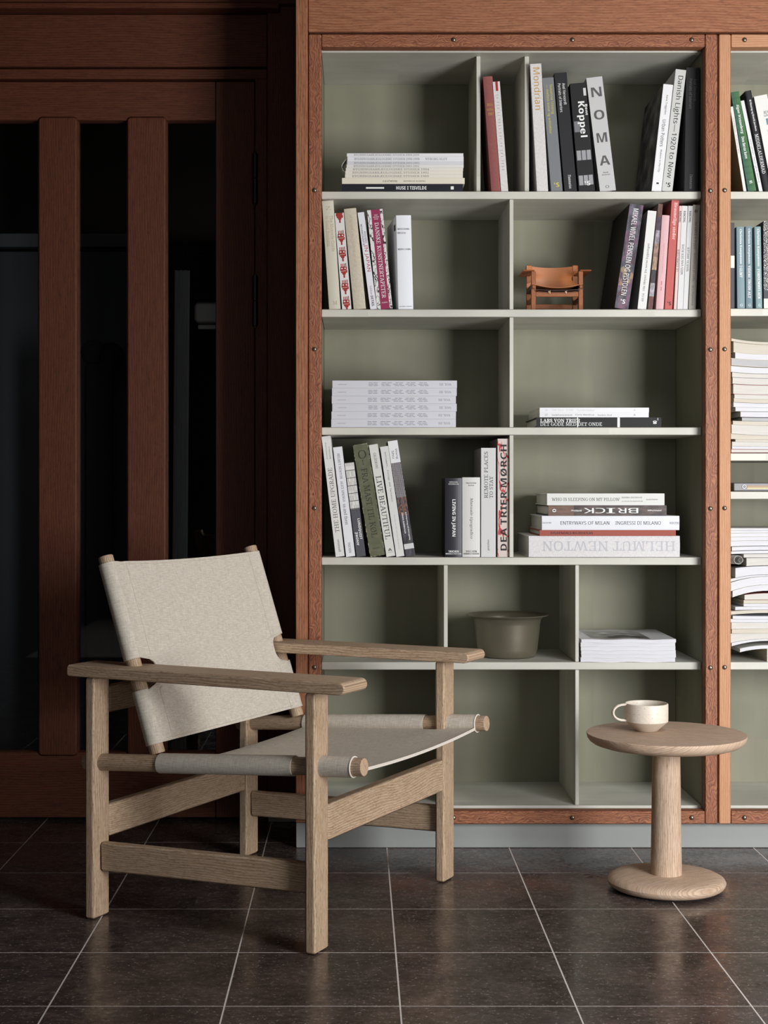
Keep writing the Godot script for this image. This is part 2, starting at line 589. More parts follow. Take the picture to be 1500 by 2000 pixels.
# a printed field on the spine from x0 to x1 of its width and from y0 to y1 down its height
func field(o: Node3D, called: String, m: Material, x0: float, x1: float, y0: float, y1: float, lift := 0.00006, label := "") -> void:
	var w: float = o.get_meta("w")
	var h: float = o.get_meta("h")
	var st := begin()
	var n := Vector3(0, 0, 1)
	var a := Vector3(w * x0, h * (1.0 - y1), lift)
	var b := Vector3(w * x1, h * (1.0 - y0), lift)
	face(st, [a, Vector3(b.x, a.y, lift), b, Vector3(a.x, b.y, lift)], [n, n, n, n], [Vector2(0, 1), Vector2(1, 1), Vector2(1, 0), Vector2(0, 0)])
	for q in [[a, Vector3(b.x, a.y, lift), Vector3(0, -1, 0)], [Vector3(a.x, b.y, lift), b, Vector3(0, 1, 0)], [a, Vector3(a.x, b.y, lift), Vector3(-1, 0, 0)], [Vector3(b.x, a.y, lift), b, Vector3(1, 0, 0)]]:
		var c := Vector3(0, 0, -lift)
		face(st, [q[0], q[1], q[1] + c, q[0] + c], [q[2], q[2], q[2], q[2]], [Vector2.ZERO, Vector2.ZERO, Vector2.ZERO, Vector2.ZERO])
	part(o, called, done(st), m, Transform3D(), label)

# a printed board over the left side of a book
func side_print(o: Node3D, called: String, m: Material, d: float) -> void:
	var h: float = o.get_meta("h")
	var st := begin()
	rbox(st, Vector3(-0.0003, h * 0.5, -d * 0.5), Vector3(0.0006, h - 0.0006, d - 0.001), 0.0001, 1, Vector2.ZERO)
	part(o, called, done(st), m)

# a soft booklet lying with its leaves to the front; lo and hi give its under and upper side along x from x0 to x1
func booklet(label: String, group: String, x0: float, x1: float, lo: Callable, hi: Callable, z: float, d: float, pages: String, cover: Material, skin := 0.0006) -> void:
	var o := Node3D.new()
	o.name = numbered("booklet")
	add_child(o)
	o.position = Vector3(x0, lo.call(x0), z)
	tag(o, label, "booklet", group)
	var N := 14
	var uo := Vector2(rng.randf(), rng.randf())
	for pass_ in 3:
		var st := begin()
		var y0: float = lo.call(x0)
		var inset := 0.0008 if pass_ == 0 else 0.0
		for i in N:
			var xa := lerpf(x0 + inset, x1, pow(float(i) / N, 1.4))
			var xb := lerpf(x0 + inset, x1, pow(float(i + 1) / N, 1.4))
			var q := []
			for x in [xa, xb]:
				var l: float = lo.call(x) - y0
				var u: float = hi.call(x) - y0
				if pass_ == 0: q.append([l + skin, u - skin])
				elif pass_ == 1: q.append([l, l + skin])
				else: q.append([u - skin, u])
			var la := Vector3(xa - x0, q[0][0], -inset)
			var ua := Vector3(xa - x0, q[0][1], -inset)
			var lb := Vector3(xb - x0, q[1][0], -inset)
			var ub := Vector3(xb - x0, q[1][1], -inset)
			var k := Vector3(0, 0, -d)
			var f := Vector3(0, 0, 1)
			face(st, [la, lb, ub, ua], [f, f, f, f], [uo + Vector2(xa, 0), uo + Vector2(xb, 0), uo + Vector2(xb, q[1][1] - q[1][0]), uo + Vector2(xa, q[0][1] - q[0][0])])
			face(st, [la + k, lb + k, ub + k, ua + k], [-f, -f, -f, -f], [uo, uo, uo, uo])
			var up := Vector3(-(ub.y - ua.y), ub.x - ua.x, 0).normalized()
			face(st, [ua, ub, ub + k, ua + k], [up, up, up, up], [uo, uo + Vector2(xb - xa, 0), uo + Vector2(xb - xa, d), uo + Vector2(0, d)])
			var dn := Vector3(lb.y - la.y, -(lb.x - la.x), 0).normalized()
			face(st, [la, lb, lb + k, la + k], [dn, dn, dn, dn], [uo, uo, uo, uo])
			if i == 0 or i == N - 1:
				var e := Vector3(-1 if i == 0 else 1, 0, 0)
				var ee := [la, ua] if i == 0 else [lb, ub]
				face(st, [ee[0], ee[1], ee[1] + k, ee[0] + k], [e, e, e, e], [uo, uo + Vector2(0, 0.01), uo + Vector2(d, 0.01), uo + Vector2(d, 0)])
		if pass_ == 0: part(o, "pages", done(st), M[pages])
		else: part(o, "cover", done(st), cover)


func sag(x: float, x0: float, x1: float, ya: float, yb: float) -> float:
	var t := clampf((x - x0) / (x1 - x0), 0.0, 1.0)
	return lerpf(ya, yb, 1.0 - (1.0 - t) * (1.0 - t))

# ---------------------------------------------------------------- pictures printed on spines
var pic := {}

func print_mat(key: String, tex: Texture2D, rough := 0.5, u := 1.0, v := 1.0) -> void:
	var m := mat("print_" + key, Color.WHITE, rough, 0.4)
	m.albedo_texture = tex
	m.uv1_scale = Vector3(u, v, 1)
	pic[key] = m

func printed_matter() -> void:
	var a := noise(301, 4, 0.03)
	var b := noise(302, 3, 0.05)
	var cloth: Texture2D = M.canvas.albedo_texture
	for q in [["cloth_red", Color8(164, 104, 102)], ["cloth_pale", Color8(242, 242, 242)], ["cloth_beige", Color8(226, 218, 200)], ["cloth_grey", Color8(238, 238, 242)]]:
		var m := mat(q[0], q[1], 0.9, 0.2)
		m.albedo_texture = cloth
		m.uv1_scale = Vector3(9, 9, 1)
	mat("ink_red", Color8(150, 44, 56))
	print_mat("painting", picture(64, 512, func(x: int, y: int) -> Color:
		var q := a.get_noise_2d(x * 0.8, y * 0.35)
		var w := b.get_noise_2d(x * 0.5 + 90.0, y * 0.3)
		var c := Color8(58, 54, 62).lerp(Color8(104, 102, 112), clampf(0.5 + w, 0.0, 1.0))
		if q > 0.2: c = c.lerp(Color8(138, 84, 112), 0.6)
		if y > 300 and y < 400 and w > 0.1: c = c.lerp(Color8(176, 150, 96), 0.6)
		if q < -0.35: c = c.lerp(Color8(80, 42, 46), 0.7)
		return c), 0.4)
	print_mat("collage", picture(16, 256, func(x: int, y: int) -> Color:
		var s: int = y / 32
		var base: Color = [Color8(120, 84, 72), Color8(86, 70, 84), Color8(176, 166, 176), Color8(172, 140, 124), Color8(196, 164, 138), Color8(70, 62, 70), Color8(190, 184, 190), Color8(120, 76, 70)][s]
		return base.darkened(clampf(0.3 * a.get_noise_2d(x * 3.0, y * 2.0) + 0.15, 0.0, 0.6))), 0.5)
	print_mat("wallpaper", picture(96, 512, func(x: int, y: int) -> Color:
		var q := absf(a.get_noise_2d(x * 0.42, y * 0.3))
		var w := absf(b.get_noise_2d(x * 0.3, y * 0.36))
		return Color8(36, 36, 36) if q < 0.045 or w < 0.03 else Color8(226, 224, 220)), 0.5)
	print_mat("stripes", picture(96, 256, func(x: int, y: int) -> Color:
		var dark := x % 14 < 3 and a.get_noise_2d(x * 5.0, (y / 26) * 40.0) > -0.15
		if y % 42 < 3: dark = true
		if y < 60 and y % 42 > 20 and x % 40 < 34: dark = false
		return Color8(60, 58, 60) if dark else Color8(220, 218, 214)), 0.5, 1.0, 1.0)
	print_mat("roofs", picture(128, 512, func(x: int, y: int) -> Color:
		var yy := y
		var c := Color8(52, 50, 54).lerp(Color8(86, 84, 90), clampf(0.5 + a.get_noise_2d(x * 0.7, yy * 0.5), 0.0, 1.0))
		if yy > 80 and yy < 250:
			var s := (x * 1.2 + yy) / 17.0
			var s2 := (x * 1.7 - yy * 0.9) / 21.0
			if s - floorf(s) < 0.32: c = Color8(176, 172, 174)
			elif s2 - floorf(s2) < 0.2: c = Color8(140, 128, 122)
		elif yy < 330 and yy > 230 and b.get_noise_2d(x, yy) > 0.05: c = Color8(134, 92, 76)
		return c), 0.45)
	print_mat("olive", picture(128, 512, func(x: int, y: int) -> Color:
		var k := 0.5 + 0.5 * a.get_noise_2d(x, y)
		return Color8(86, 88, 66).lerp(Color8(110, 110, 88), k)), 0.7, 6.0, 3.0)
	print_mat("swirls", picture(128, 512, func(x: int, y: int) -> Color:
		var q := absf(a.get_noise_2d(x * 0.16 + 31.0, y * 0.13))
		return Color8(184, 66, 66) if q < 0.05 else Color8(208, 194, 186)), 0.6)
	print_mat("brick", picture(64, 512, func(x: int, y: int) -> Color:
		var k := clampf(0.5 + 0.9 * a.get_noise_2d(x * 1.1, y * 0.4), 0.0, 1.0)
		var c := Color8(48, 42, 42).lerp(Color8(98, 82, 76), k)
		if y < 110: c = c.lerp(Color8(150, 108, 84), 0.5)
		return c), 0.45)
	print_mat("green", picture(128, 512, func(x: int, y: int) -> Color:
		var dx := (x % 32) - 16
		var dy := (y % 32) - 16
		var r := sqrt(dx * dx + dy * dy)
		var c := Color8(40, 82, 68).lerp(Color8(64, 108, 56), clampf(x / 110.0, 0.0, 1.0))
		if absf(r - 10.0) < 1.6 or absf(r - 4.0) < 1.2: c = c.lerp(Color8(96, 140, 116), 0.4)
		return c), 0.5)
	print_mat("speckle", picture(64, 256, func(x: int, y: int) -> Color:
		return Color8(214, 208, 196) if b.get_noise_2d(x * 3.0, y * 3.0) > 0.16 and y < 200 else Color8(66, 66, 70)), 0.5)
	print_mat("grey_photo", picture(128, 128, func(x: int, y: int) -> Color:
		var k := clampf(0.4 + 0.5 * a.get_noise_2d(x * 0.8, y * 0.8) - (0.2 if y % 9 < 3 and x < 80 and y > 30 and y < 90 else 0.0), 0.1, 0.8)
		return Color(k, k, k) * 0.7), 0.5, 4.0, 3.0)
	print_mat("interior_photo", picture(128, 96, func(x: int, y: int) -> Color:
		var k := 0.6 + 0.35 * a.get_noise_2d(x * 0.6, y * 1.4)
		if y < 30: k += 0.15
		if y > 60 and x > 40: k -= 0.2
		return Color(k, k * 0.99, k * 0.98)), 0.4)

func ink_mats() -> void:
	M["yellow_ink"] = paint(206, 196, 70)
	M["dim_ink"] = paint(92, 90, 88)
	M["faint_gold"] = paint(186, 170, 138)
	M["red_ink"] = paint(176, 40, 56)
	M["dark_olive"] = paint(46, 48, 36)

func curled_leaf(o: Node3D) -> void:
	# a glassine jacket flap that has sprung loose at the end of the book
	var w: float = o.get_meta("w")
	var h: float = o.get_meta("h")
	var g := []
	for i in 9:
		var f := float(i) / 8.0
		var row := []
		for j in 2:
			row.append(Vector3(w * 0.5 - 0.017 + 0.036 * f, h + 0.001 + 0.013 * sin(PI * f) * (1.0 - 0.3 * f), -0.004 - 0.05 * j))
		g.append(row)
	var st := begin()
	cloth(st, g, 0.0004)
	part(o, "jacket_flap", done(st), paint(226, 226, 222))

func forks(o: Node3D) -> void:
	var w: float = o.get_meta("w")
	var h: float = o.get_meta("h")
	var u := w * 0.8 / 7.0
	for k in 7:
		var y := h * (1.0 - 0.0 - 0.171 * k) - h * 0.012
		if k == 0: y = h * 1.045
		var st := begin()
		var n := Vector3(0, 0, 1)
		var bits := [[-2.4, -0.0, 0.8, 3.4], [-0.9, 0.0, 0.8, 3.4], [0.6, 0.0, 0.8, 3.4], [2.0, -0.3, 0.8, 3.0], [-3.0, 3.0, 6.2, 2.6], [-2.6, 5.6, 5.2, 3.4], [-1.6, 9.0, 3.4, 1.4], [-0.7, 10.2, 1.6, 3.4], [-3.3, 5.0, 0.9, 2.2], [2.6, 6.2, 0.8, 2.6]]
		for q in bits:
			var x0: float = w * 0.5 + q[0] * u
			var x1: float = x0 + q[2] * u
			var y1: float = minf(y - q[1] * u, h)
			var y0: float = maxf(minf(y - (q[1] + q[3]) * u, h), 0.0)
			if y1 - y0 < 0.0002: continue
			face(st, [Vector3(x0, y0, 0.0001), Vector3(x1, y0, 0.0001), Vector3(x1, y1, 0.0001), Vector3(x0, y1, 0.0001)], [n, n, n, n], [Vector2.ZERO, Vector2.ZERO, Vector2.ZERO, Vector2.ZERO])
		part(o, "fork_print", done(st), paint(158, 52, 46))
		if k > 0 and y - 7.2 * u > 0.0:
			var ey := begin()
			for s in [-1.5, 1.5]:
				for c in 10:
					var f0 := TAU * c / 10.0
					var f1 := TAU * (c + 1) / 10.0
					var cc := Vector3(w * 0.5 + s * u, y - 4.6 * u, 0.00016)
					face(ey, [cc, cc + Vector3(cos(f0), sin(f0), 0) * u * 0.75, cc + Vector3(cos(f1), sin(f1), 0) * u * 0.75], [n, n, n], [Vector2.ZERO, Vector2.ZERO, Vector2.ZERO])
			face(ey, [Vector3(w * 0.5 - 2.6 * u, y - 7.2 * u, 0.00016), Vector3(w * 0.5 + 2.4 * u, y - 7.2 * u, 0.00016), Vector3(w * 0.5 + 2.4 * u, y - 6.9 * u, 0.00016), Vector3(w * 0.5 - 2.6 * u, y - 6.9 * u, 0.00016)], [n, n, n, n], [Vector2.ZERO, Vector2.ZERO, Vector2.ZERO, Vector2.ZERO])
			part(o, "fork_print", done(ey), paint(226, 220, 214))

func barcode(o: Node3D) -> void:
	var h: float = o.get_meta("h")
	var st := begin()
	for k in 9:
		var z := -0.022 - k * 0.0032
		rbox(st, Vector3(-0.0001, h * 0.89, z), Vector3(0.0003, h * 0.065, 0.0019 if k % 3 else 0.0011), 0.00005)
	part(o, "barcode", done(st), paint(52, 52, 54))

func fine_print(o: Node3D) -> void:
	# three lines of names too fine to read: word shaped strokes
	var w: float = o.get_meta("w")
	var h: float = o.get_meta("h")
	var st := begin()
	var n := Vector3(0, 0, 1)
	var r := RandomNumberGenerator.new()
	r.seed = 5
	for k in 3:
		var y := 0.29
		while y < 0.77:
			for q in 2:
				var l := r.randf_range(0.022, 0.04)
				var x0 := w * (0.285 + 0.19 * k)
				var x1 := x0 + w * 0.085
				face(st, [Vector3(x0, h * (1.0 - y - l), 0.0001), Vector3(x1, h * (1.0 - y - l), 0.0001), Vector3(x1, h * (1.0 - y), 0.0001), Vector3(x0, h * (1.0 - y), 0.0001)], [n, n, n, n], [Vector2.ZERO, Vector2.ZERO, Vector2.ZERO, Vector2.ZERO])
				y += l + 0.006
			y += 0.024
	part(o, "fine_print", done(st), paint(150, 150, 158))

func worn_edges(o: Node3D) -> void:
	var w: float = o.get_meta("w")
	var h: float = o.get_meta("h")
	var st := begin()
	var r := RandomNumberGenerator.new()
	r.seed = 9
	for i in 60:
		var l := r.randf_range(0.001, 0.006)
		var s: float = 0.0 if i % 2 else w
		rbox(st, Vector3(s, r.randf_range(0.003, h - 0.003), 0.0), Vector3(r.randf_range(0.0006, 0.0018), l, 0.0006), 0.0001)
	for i in 30:
		var l2 := r.randf_range(0.001, 0.004)
		rbox(st, Vector3(r.randf_range(0.002, w - 0.002), h if i % 3 else 0.0004, 0.0), Vector3(l2, r.randf_range(0.0008, 0.002), 0.0008), 0.0001)
	part(o, "frayed_edge", done(st), paint(170, 166, 140))

# ---------------------------------------------------------------- the room
func room() -> void:
	# floor: a bed of grout and one slab per tile, laid in a square bond
	var fl := frame("floor", "dark brown grey polished stone tiles with pale joints")
	part(fl, "grout_bed", span(-2.0, 3.45, -0.06, -0.0006, -5.6, 2.2, 0.001, 0), M.grout)
	var P := 0.3045
	var kinds := []
	for k in 12:
		rng.seed = 700 + k
		var st := begin()
		var uo := Vector2(rng.randf(), rng.randf())
		rbox(st, Vector3(0, -0.006, 0), Vector3(P - 0.0028, 0.012, P - 0.0028), 0.0005, 0, uo)
		kinds.append(done(st))
	rng.seed = 77
	for i in range(-7, 10):
		for j in range(-6, 13):
			var x := 0.0752 + (i + 0.5) * P
			var z := -3.5617 + (j + 0.5) * P - 2.0 * P
			if x < -1.85 or x > 3.2 or z > 2.1: continue
			var t := part(fl, "tile", kinds[rng.randi_range(0, 11)], M.stone, Transform3D(Basis(Vector3.UP, PI * rng.randi_range(0, 1)), Vector3(x, rng.randf_range(-0.0003, 0.0), z)))
			t.set_meta("kind", "structure")
	# shell, with thickness, so that daylight comes in through the low window and the added ones
	var wb := frame("wall_back", "wall behind the bookcases with the door opening")
	part(wb, "wall_panel", span(-0.26, 3.45, 0, 2.6, -4.26, -4.15, 0.001), M.dark_wall)
	part(wb, "wall_panel", span(-1.9, -1.06, 0, 2.6, -4.26, -4.15, 0.001), M.dark_wall)
	part(wb, "wall_panel", span(-1.06, -0.26, 2.06, 2.6, -4.26, -4.15, 0.001), M.dark_wall)
	var wl := frame("wall_left", "dark left wall of the room")
	part(wl, "wall_panel", span(-1.95, -1.75, 0, 2.6, -5.7, 2.2, 0.001), M.dark_wall)
	var wr := frame("wall_right", "right wall of the room with the low window beside it")
	part(wr, "wall_panel", span(3.3, 3.45, 0, 2.6, -4.26, WZ, 0.001), M.wall)
	# the wall that holds the window: sill, head and two cheeks, deep as the reveal
	part(wr, "wall_panel", span(0.75, WX0, 0, 2.6, WZ, WZ + 0.3, 0.001), M.wall)
	part(wr, "wall_panel", span(WX1, 3.45, 0, 2.6, WZ, WZ + 0.3, 0.001), M.wall)
	part(wr, "wall_panel", span(WX0, WX1, 0, WY0, WZ, WZ + 0.3, 0.001), M.wall)
	part(wr, "wall_panel", span(WX0, WX1, WY1, 2.6, WZ, WZ + 0.3, 0.001), M.wall)
	part(wr, "wall_panel", span(0.75, 0.9, 0, 2.6, WZ + 0.3, 2.2, 0.001), M.dark_wall)
	var wf := frame("wall_front", "wall behind the camera")
	part(wf, "wall_panel", span(-1.95, -0.9, 0, 2.6, 2.1, 2.2, 0.001), M.dark_wall)
	part(wf, "wall_panel", span(0.7, 0.9, 0, 2.6, 2.1, 2.2, 0.001), M.dark_wall)
	part(wf, "wall_panel", span(-0.9, 0.7, 0, 0.9, 2.1, 2.2, 0.001), M.dark_wall)
	part(wf, "wall_panel", span(-0.9, 0.7, 2.0, 2.6, 2.1, 2.2, 0.001), M.dark_wall)
	var w2 := frame("added_window_2", "unseen window added behind the camera for fill light")  # made-up window, put in to hold the fill light
	for q in [[-0.9, -0.85, 0.9, 2.0], [0.65, 0.7, 0.9, 2.0], [-0.85, 0.65, 0.9, 0.95], [-0.85, 0.65, 1.95, 2.0]]:
		part(w2, "window_frame", span(q[0], q[1], q[2], q[3], 2.13, 2.18, 0.003), M.fir)
	part(w2, "pane", span(-0.85, 0.65, 0.95, 1.95, 2.152, 2.158, 0.0005), M.glass)
	var ce := frame("ceiling", "ceiling of the room")
	part(ce, "ceiling_panel", span(-1.95, 0.6, 2.55, 2.7, -5.7, 2.2, 0.001), M.ceiling)
	part(ce, "ceiling_panel", span(1.8, 3.45, 2.55, 2.7, -5.7, 2.2, 0.001), M.ceiling)
	part(ce, "ceiling_panel", span(0.6, 1.8, 2.55, 2.7, -5.7, -2.3, 0.001), M.ceiling)
	part(ce, "ceiling_panel", span(0.6, 1.8, 2.55, 2.7, -1.3, 2.2, 0.001), M.ceiling)
	var w3 := frame("added_window_3", "unseen rooflight added in the ceiling for light from above")  # made-up opening, put in to brighten level surfaces from above
	for q in [[0.6, 0.65, -2.3, -1.3], [1.75, 1.8, -2.3, -1.3], [0.65, 1.75, -2.3, -2.25], [0.65, 1.75, -1.35, -1.3]]:
		part(w3, "window_frame", span(q[0], q[1], 2.63, 2.68, q[2], q[3], 0.003, 0), M.fir)
	part(w3, "pane", span(0.65, 1.75, 2.652, 2.658, -2.25, -1.35, 0.0005), M.glass)
	var wn := frame("window_1", "low window in the wall beside the camera")
	for q in [[WX0, WX0 + 0.04, WY0, WY1], [WX1 - 0.04, WX1, WY0, WY1], [WX0 + 0.04, WX1 - 0.04, WY0, WY0 + 0.04], [WX0 + 0.04, WX1 - 0.04, WY1 - 0.04, WY1]]:
		part(wn, "window_frame", span(q[0], q[1], q[2], q[3], WZ + 0.25, WZ + 0.3, 0.003), M.fir)
	part(wn, "pane", span(WX0 + 0.04, WX1 - 0.04, WY0 + 0.04, WY1 - 0.04, WZ + 0.272, WZ + 0.278, 0.0005), M.glass)
	# soffit board over the bookcases, plinth under them, the post that closes their side
	var so := part(self, "trim_1", span(-0.1205, 3.3, 2.0232, 2.55, -3.83, -3.778, 0.003, 0), M.fir)
	tag(so, "wide brown timber board above the bookcases", "", "", "structure")
	var pl := part(self, "trim_2", span(-0.1517, 3.3, 0.0, 0.0662, -4.12, -3.806, 0.002, 0), M.plinth)
	tag(pl, "pale grey painted plinth under the bookcases", "", "", "structure")
	var ps := part(self, "trim_3", span(-0.1515, -0.1209, 0.0702, 2.55, -4.14, -3.768, 0.003), M.fir)
	tag(ps, "upright timber post closing the left side of the bookcase", "", "", "structure")
	# door lining
	var ln := frame("trim_4", "dark timber lining around the door, shade put into its colour")
	part(ln, "lining_board", span(-0.2405, -0.152, 0.017, 2.2, -4.15, -4.1, 0.002), M.fir_door_dimmed, Transform3D(), "board between door and post")
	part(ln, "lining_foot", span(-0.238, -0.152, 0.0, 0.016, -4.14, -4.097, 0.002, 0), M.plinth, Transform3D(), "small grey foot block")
	part(ln, "jamb", span(-0.2735, -0.2412, 0.0, 2.02, -4.16, -4.106, 0.002), M.fir_door_dimmed)
	part(ln, "jamb", span(-1.115, -1.0845, 0.0, 2.02, -4.16, -4.106, 0.002), M.fir_door_dimmed)
	part(ln, "head_rail", span(-1.115, -0.2412, 1.9935, 2.021, -4.16, -4.104, 0.002, 0), M.fir_door_dimmed)
	part(ln, "header_board", span(-1.76, -0.2412, 2.0255, 2.166, -4.16, -4.1, 0.002, 0), M.fir_door_dimmed)
	part(ln, "cornice", span(-1.76, -0.205, 2.168, 2.186, -4.15, -4.055, 0.005, 0), M.fir_door_dimmed)
	part(ln, "cornice_board", span(-1.76, -0.152, 2.186, 2.55, -4.15, -4.075, 0.003, 0), M.fir_door_dimmed)
	part(ln, "side_board", span(-1.76, -1.1155, 0.0, 2.0235, -4.16, -4.1, 0.002), M.fir_door_dimmed)
	door()

func door() -> void:
	var d := frame("door_1", "dark red brown timber door with tall narrow glass panes, shade put into its colour")
	var F := -4.115
	var B := -4.155
	part(d, "stile", span(-0.3804, -0.2748, 0.008, 1.9905, B, F, 0.003), M.fir_door_dimmed)
	part(d, "stile", span(-1.083, -0.99, 0.008, 1.9905, B, F, 0.003), M.fir_door_dimmed)
	part(d, "top_rail", span(-0.9895, -0.381, 1.885, 1.9905, B, F, 0.003, 0), M.fir_door_dimmed)
	part(d, "bottom_rail", span(-0.9895, -0.381, 0.008, 0.185, B, F, 0.003, 0), M.fir_door_dimmed)
	for x in [-0.8045, -0.5657]:
		# the bars stand a little proud and their rounded ends lap over the rails
		var prof := []
		var w := 0.0537
		var y0 := 0.1745
		var y1 := 1.895
		for q in [[w, y0, 0.0, -1.0], [w, y1, 1.0, 1.0], [-w, y1, -1.0, 1.0], [-w, y0, -1.0, -1.0]]:
			var cx: float = signf(q[0]) * (w - 0.012)
			var cy: float = q[1] - signf(q[3]) * 0.012
			var a0: float = {"1-1": -PI / 2, "11": 0.0, "-11": PI / 2, "-1-1": PI}["%d%d" % [int(signf(q[0])), int(q[3])]]
			for k in 5:
				prof.append(Vector2(cx + cos(a0 + PI / 8 * k) * 0.012, cy + sin(a0 + PI / 8 * k) * 0.012))
		var st := begin()
		prism(st, prof, -0.021, 0.021, 0.007, Vector2(rng.randf(), rng.randf()))
		# the outline lies in (z, y) along x; turn it to face the room and swap the texture so that grain runs up
		part(d, "mullion", upright(done(st)), M.fir_door_dimmed, Transform3D(Basis(Vector3.UP, -PI / 2), Vector3(x, 0, -4.128)))
	for q in [[-0.99, -0.858], [-0.751, -0.619], [-0.512, -0.3804]]:
		part(d, "pane", span(q[0] - 0.004, q[1] + 0.004, 0.18, 1.89, -4.138, -4.134, 0.0005), M.glass)
	for y in [1.727, 1.398]:
		var st2 := begin()
		rod(st2, Vector3(0, -0.068, 0), Vector3(0, -0.0008, 0), 0.0082, 16, 0.002)
		rod(st2, Vector3(0, 0.0008, 0), Vector3(0, 0.068, 0), 0.0082, 16, 0.002)
		rod(st2, Vector3(0, -0.0735, 0), Vector3(0, 0.0735, 0), 0.0045, 12, 0.002)
		part(d, "hinge", done(st2), M.iron, put(-0.2735, y, -4.106))
	# the unlit hall behind the glass
	var wh := frame("wall_hall", "unlit hall behind the glass door")
	part(wh, "hall_wall", span(-1.9, -0.2, 0, 2.6, -5.7, -5.6, 0.001), M.hall)
	part(wh, "hall_wall", span(-0.26, -0.2, 0, 2.6, -5.6, -4.26, 0.001), M.hall)
	var pn := thing("hall_panel", "tall grey panelled cabinet front seen dimly through the left panes of the door", "cabinet", Vector3(-1.16, 0, -5.2))
	part(pn, "panel", span(-0.45, 0.42, 0, 1.7, -0.03, 0, 0.004), paint(84, 88, 92))
	part(pn, "panel_rail", span(-0.46, 0.43, 1.712, 1.76, -0.03, 0.012, 0.004, 0), paint(104, 108, 112))
	var po := thing("newel_post", "black post with a rounded head seen through the middle pane of the door", "post", Vector3(-0.80, 0, -4.75))
	var st3 := begin()
	rbox(st3, Vector3(0, 0.64, 0), Vector3(0.082, 1.28, 0.08), 0.012)
	part(po, "shaft", done(st3), paint(4, 4, 4, 0.95))
	var st4 := begin()
	for q in [[-0.018, 1.315, 0.042], [0.035, 1.302, 0.046]]:
		lathe(st4, [Vector2(0.0, q[1] - q[2]), Vector2(q[2] * 0.7, q[1] - q[2] * 0.7), Vector2(q[2], q[1]), Vector2(q[2] * 0.92, q[1] + q[2] * 0.4), Vector2(q[2] * 0.7, q[1] + q[2] * 0.7), Vector2(q[2] * 0.38, q[1] + q[2] * 0.92), Vector2(0.0, q[1] + q[2])], 24, false, Vector2.ZERO, Vector3(q[0], 0, 0))
	part(po, "head", done(st4), paint(4, 4, 4, 0.95))
	var cu := thing("curtain_strip", "narrow pale grey curtain hanging behind the right pane of the door", "curtain", Vector3(-0.525, 0, -4.6))
	var g := []
	for i in 12:
		var row := []
		for j in 13:
			row.append(Vector3(-0.022 + 0.044 * j / 12.0 - 0.012 * (1.0 - i / 11.0), 0.05 + 1.5 * i / 11.0, 0.008 * sin(j * 1.6)))
		g.append(row)
	var st5 := begin()
	cloth(st5, g, 0.002)
	part(cu, "cloth", done(st5), paint(190, 196, 196))
	var bl := thing("blind_case", "small white roller blind case seen at the edge of the right pane of the door", "blind", Vector3(-0.455, 1.42, -4.62))
	part(bl, "case", span(-0.035, 0.045, -0.03, 0.035, -0.03, 0.03, 0.012, 0), paint(200, 200, 196))
	part(bl, "bottom_bar", span(-0.025, 0.045, -0.046, -0.032, -0.008, 0.008, 0.003, 0), paint(200, 200, 196))

# swaps u and v so that the grain of a prism runs along its height
func upright(m: ArrayMesh) -> ArrayMesh:
	var a := m.surface_get_arrays(0)
	var v: PackedVector3Array = a[Mesh.ARRAY_VERTEX]
	var uv: PackedVector2Array = a[Mesh.ARRAY_TEX_UV]
	for i in uv.size():
		uv[i] = Vector2(v[i].y + uv[0].x, v[i].z + 0.3)
	a[Mesh.ARRAY_TEX_UV] = uv
	var r := ArrayMesh.new()
	r.add_surface_from_arrays(Mesh.PRIMITIVE_TRIANGLES, a)
	return r

# ---------------------------------------------------------------- bookcases
func screw_head(o: Node3D, x: float, y: float) -> void:
	if not M.has("screw_mesh"):
		var st := begin()
		lathe(st, [Vector2(0.0058, 0.0), Vector2(0.0056, 0.0016), Vector2(0.0042, 0.0034), Vector2(0.0022, 0.0042), Vector2(0.0, 0.0044)], 16)
		M["screw_mesh"] = done(st)
	part(o, "screw", M.screw_mesh, M.screw, Transform3D(Basis(Vector3.RIGHT, PI / 2), Vector3(x, y, -3.7701)))

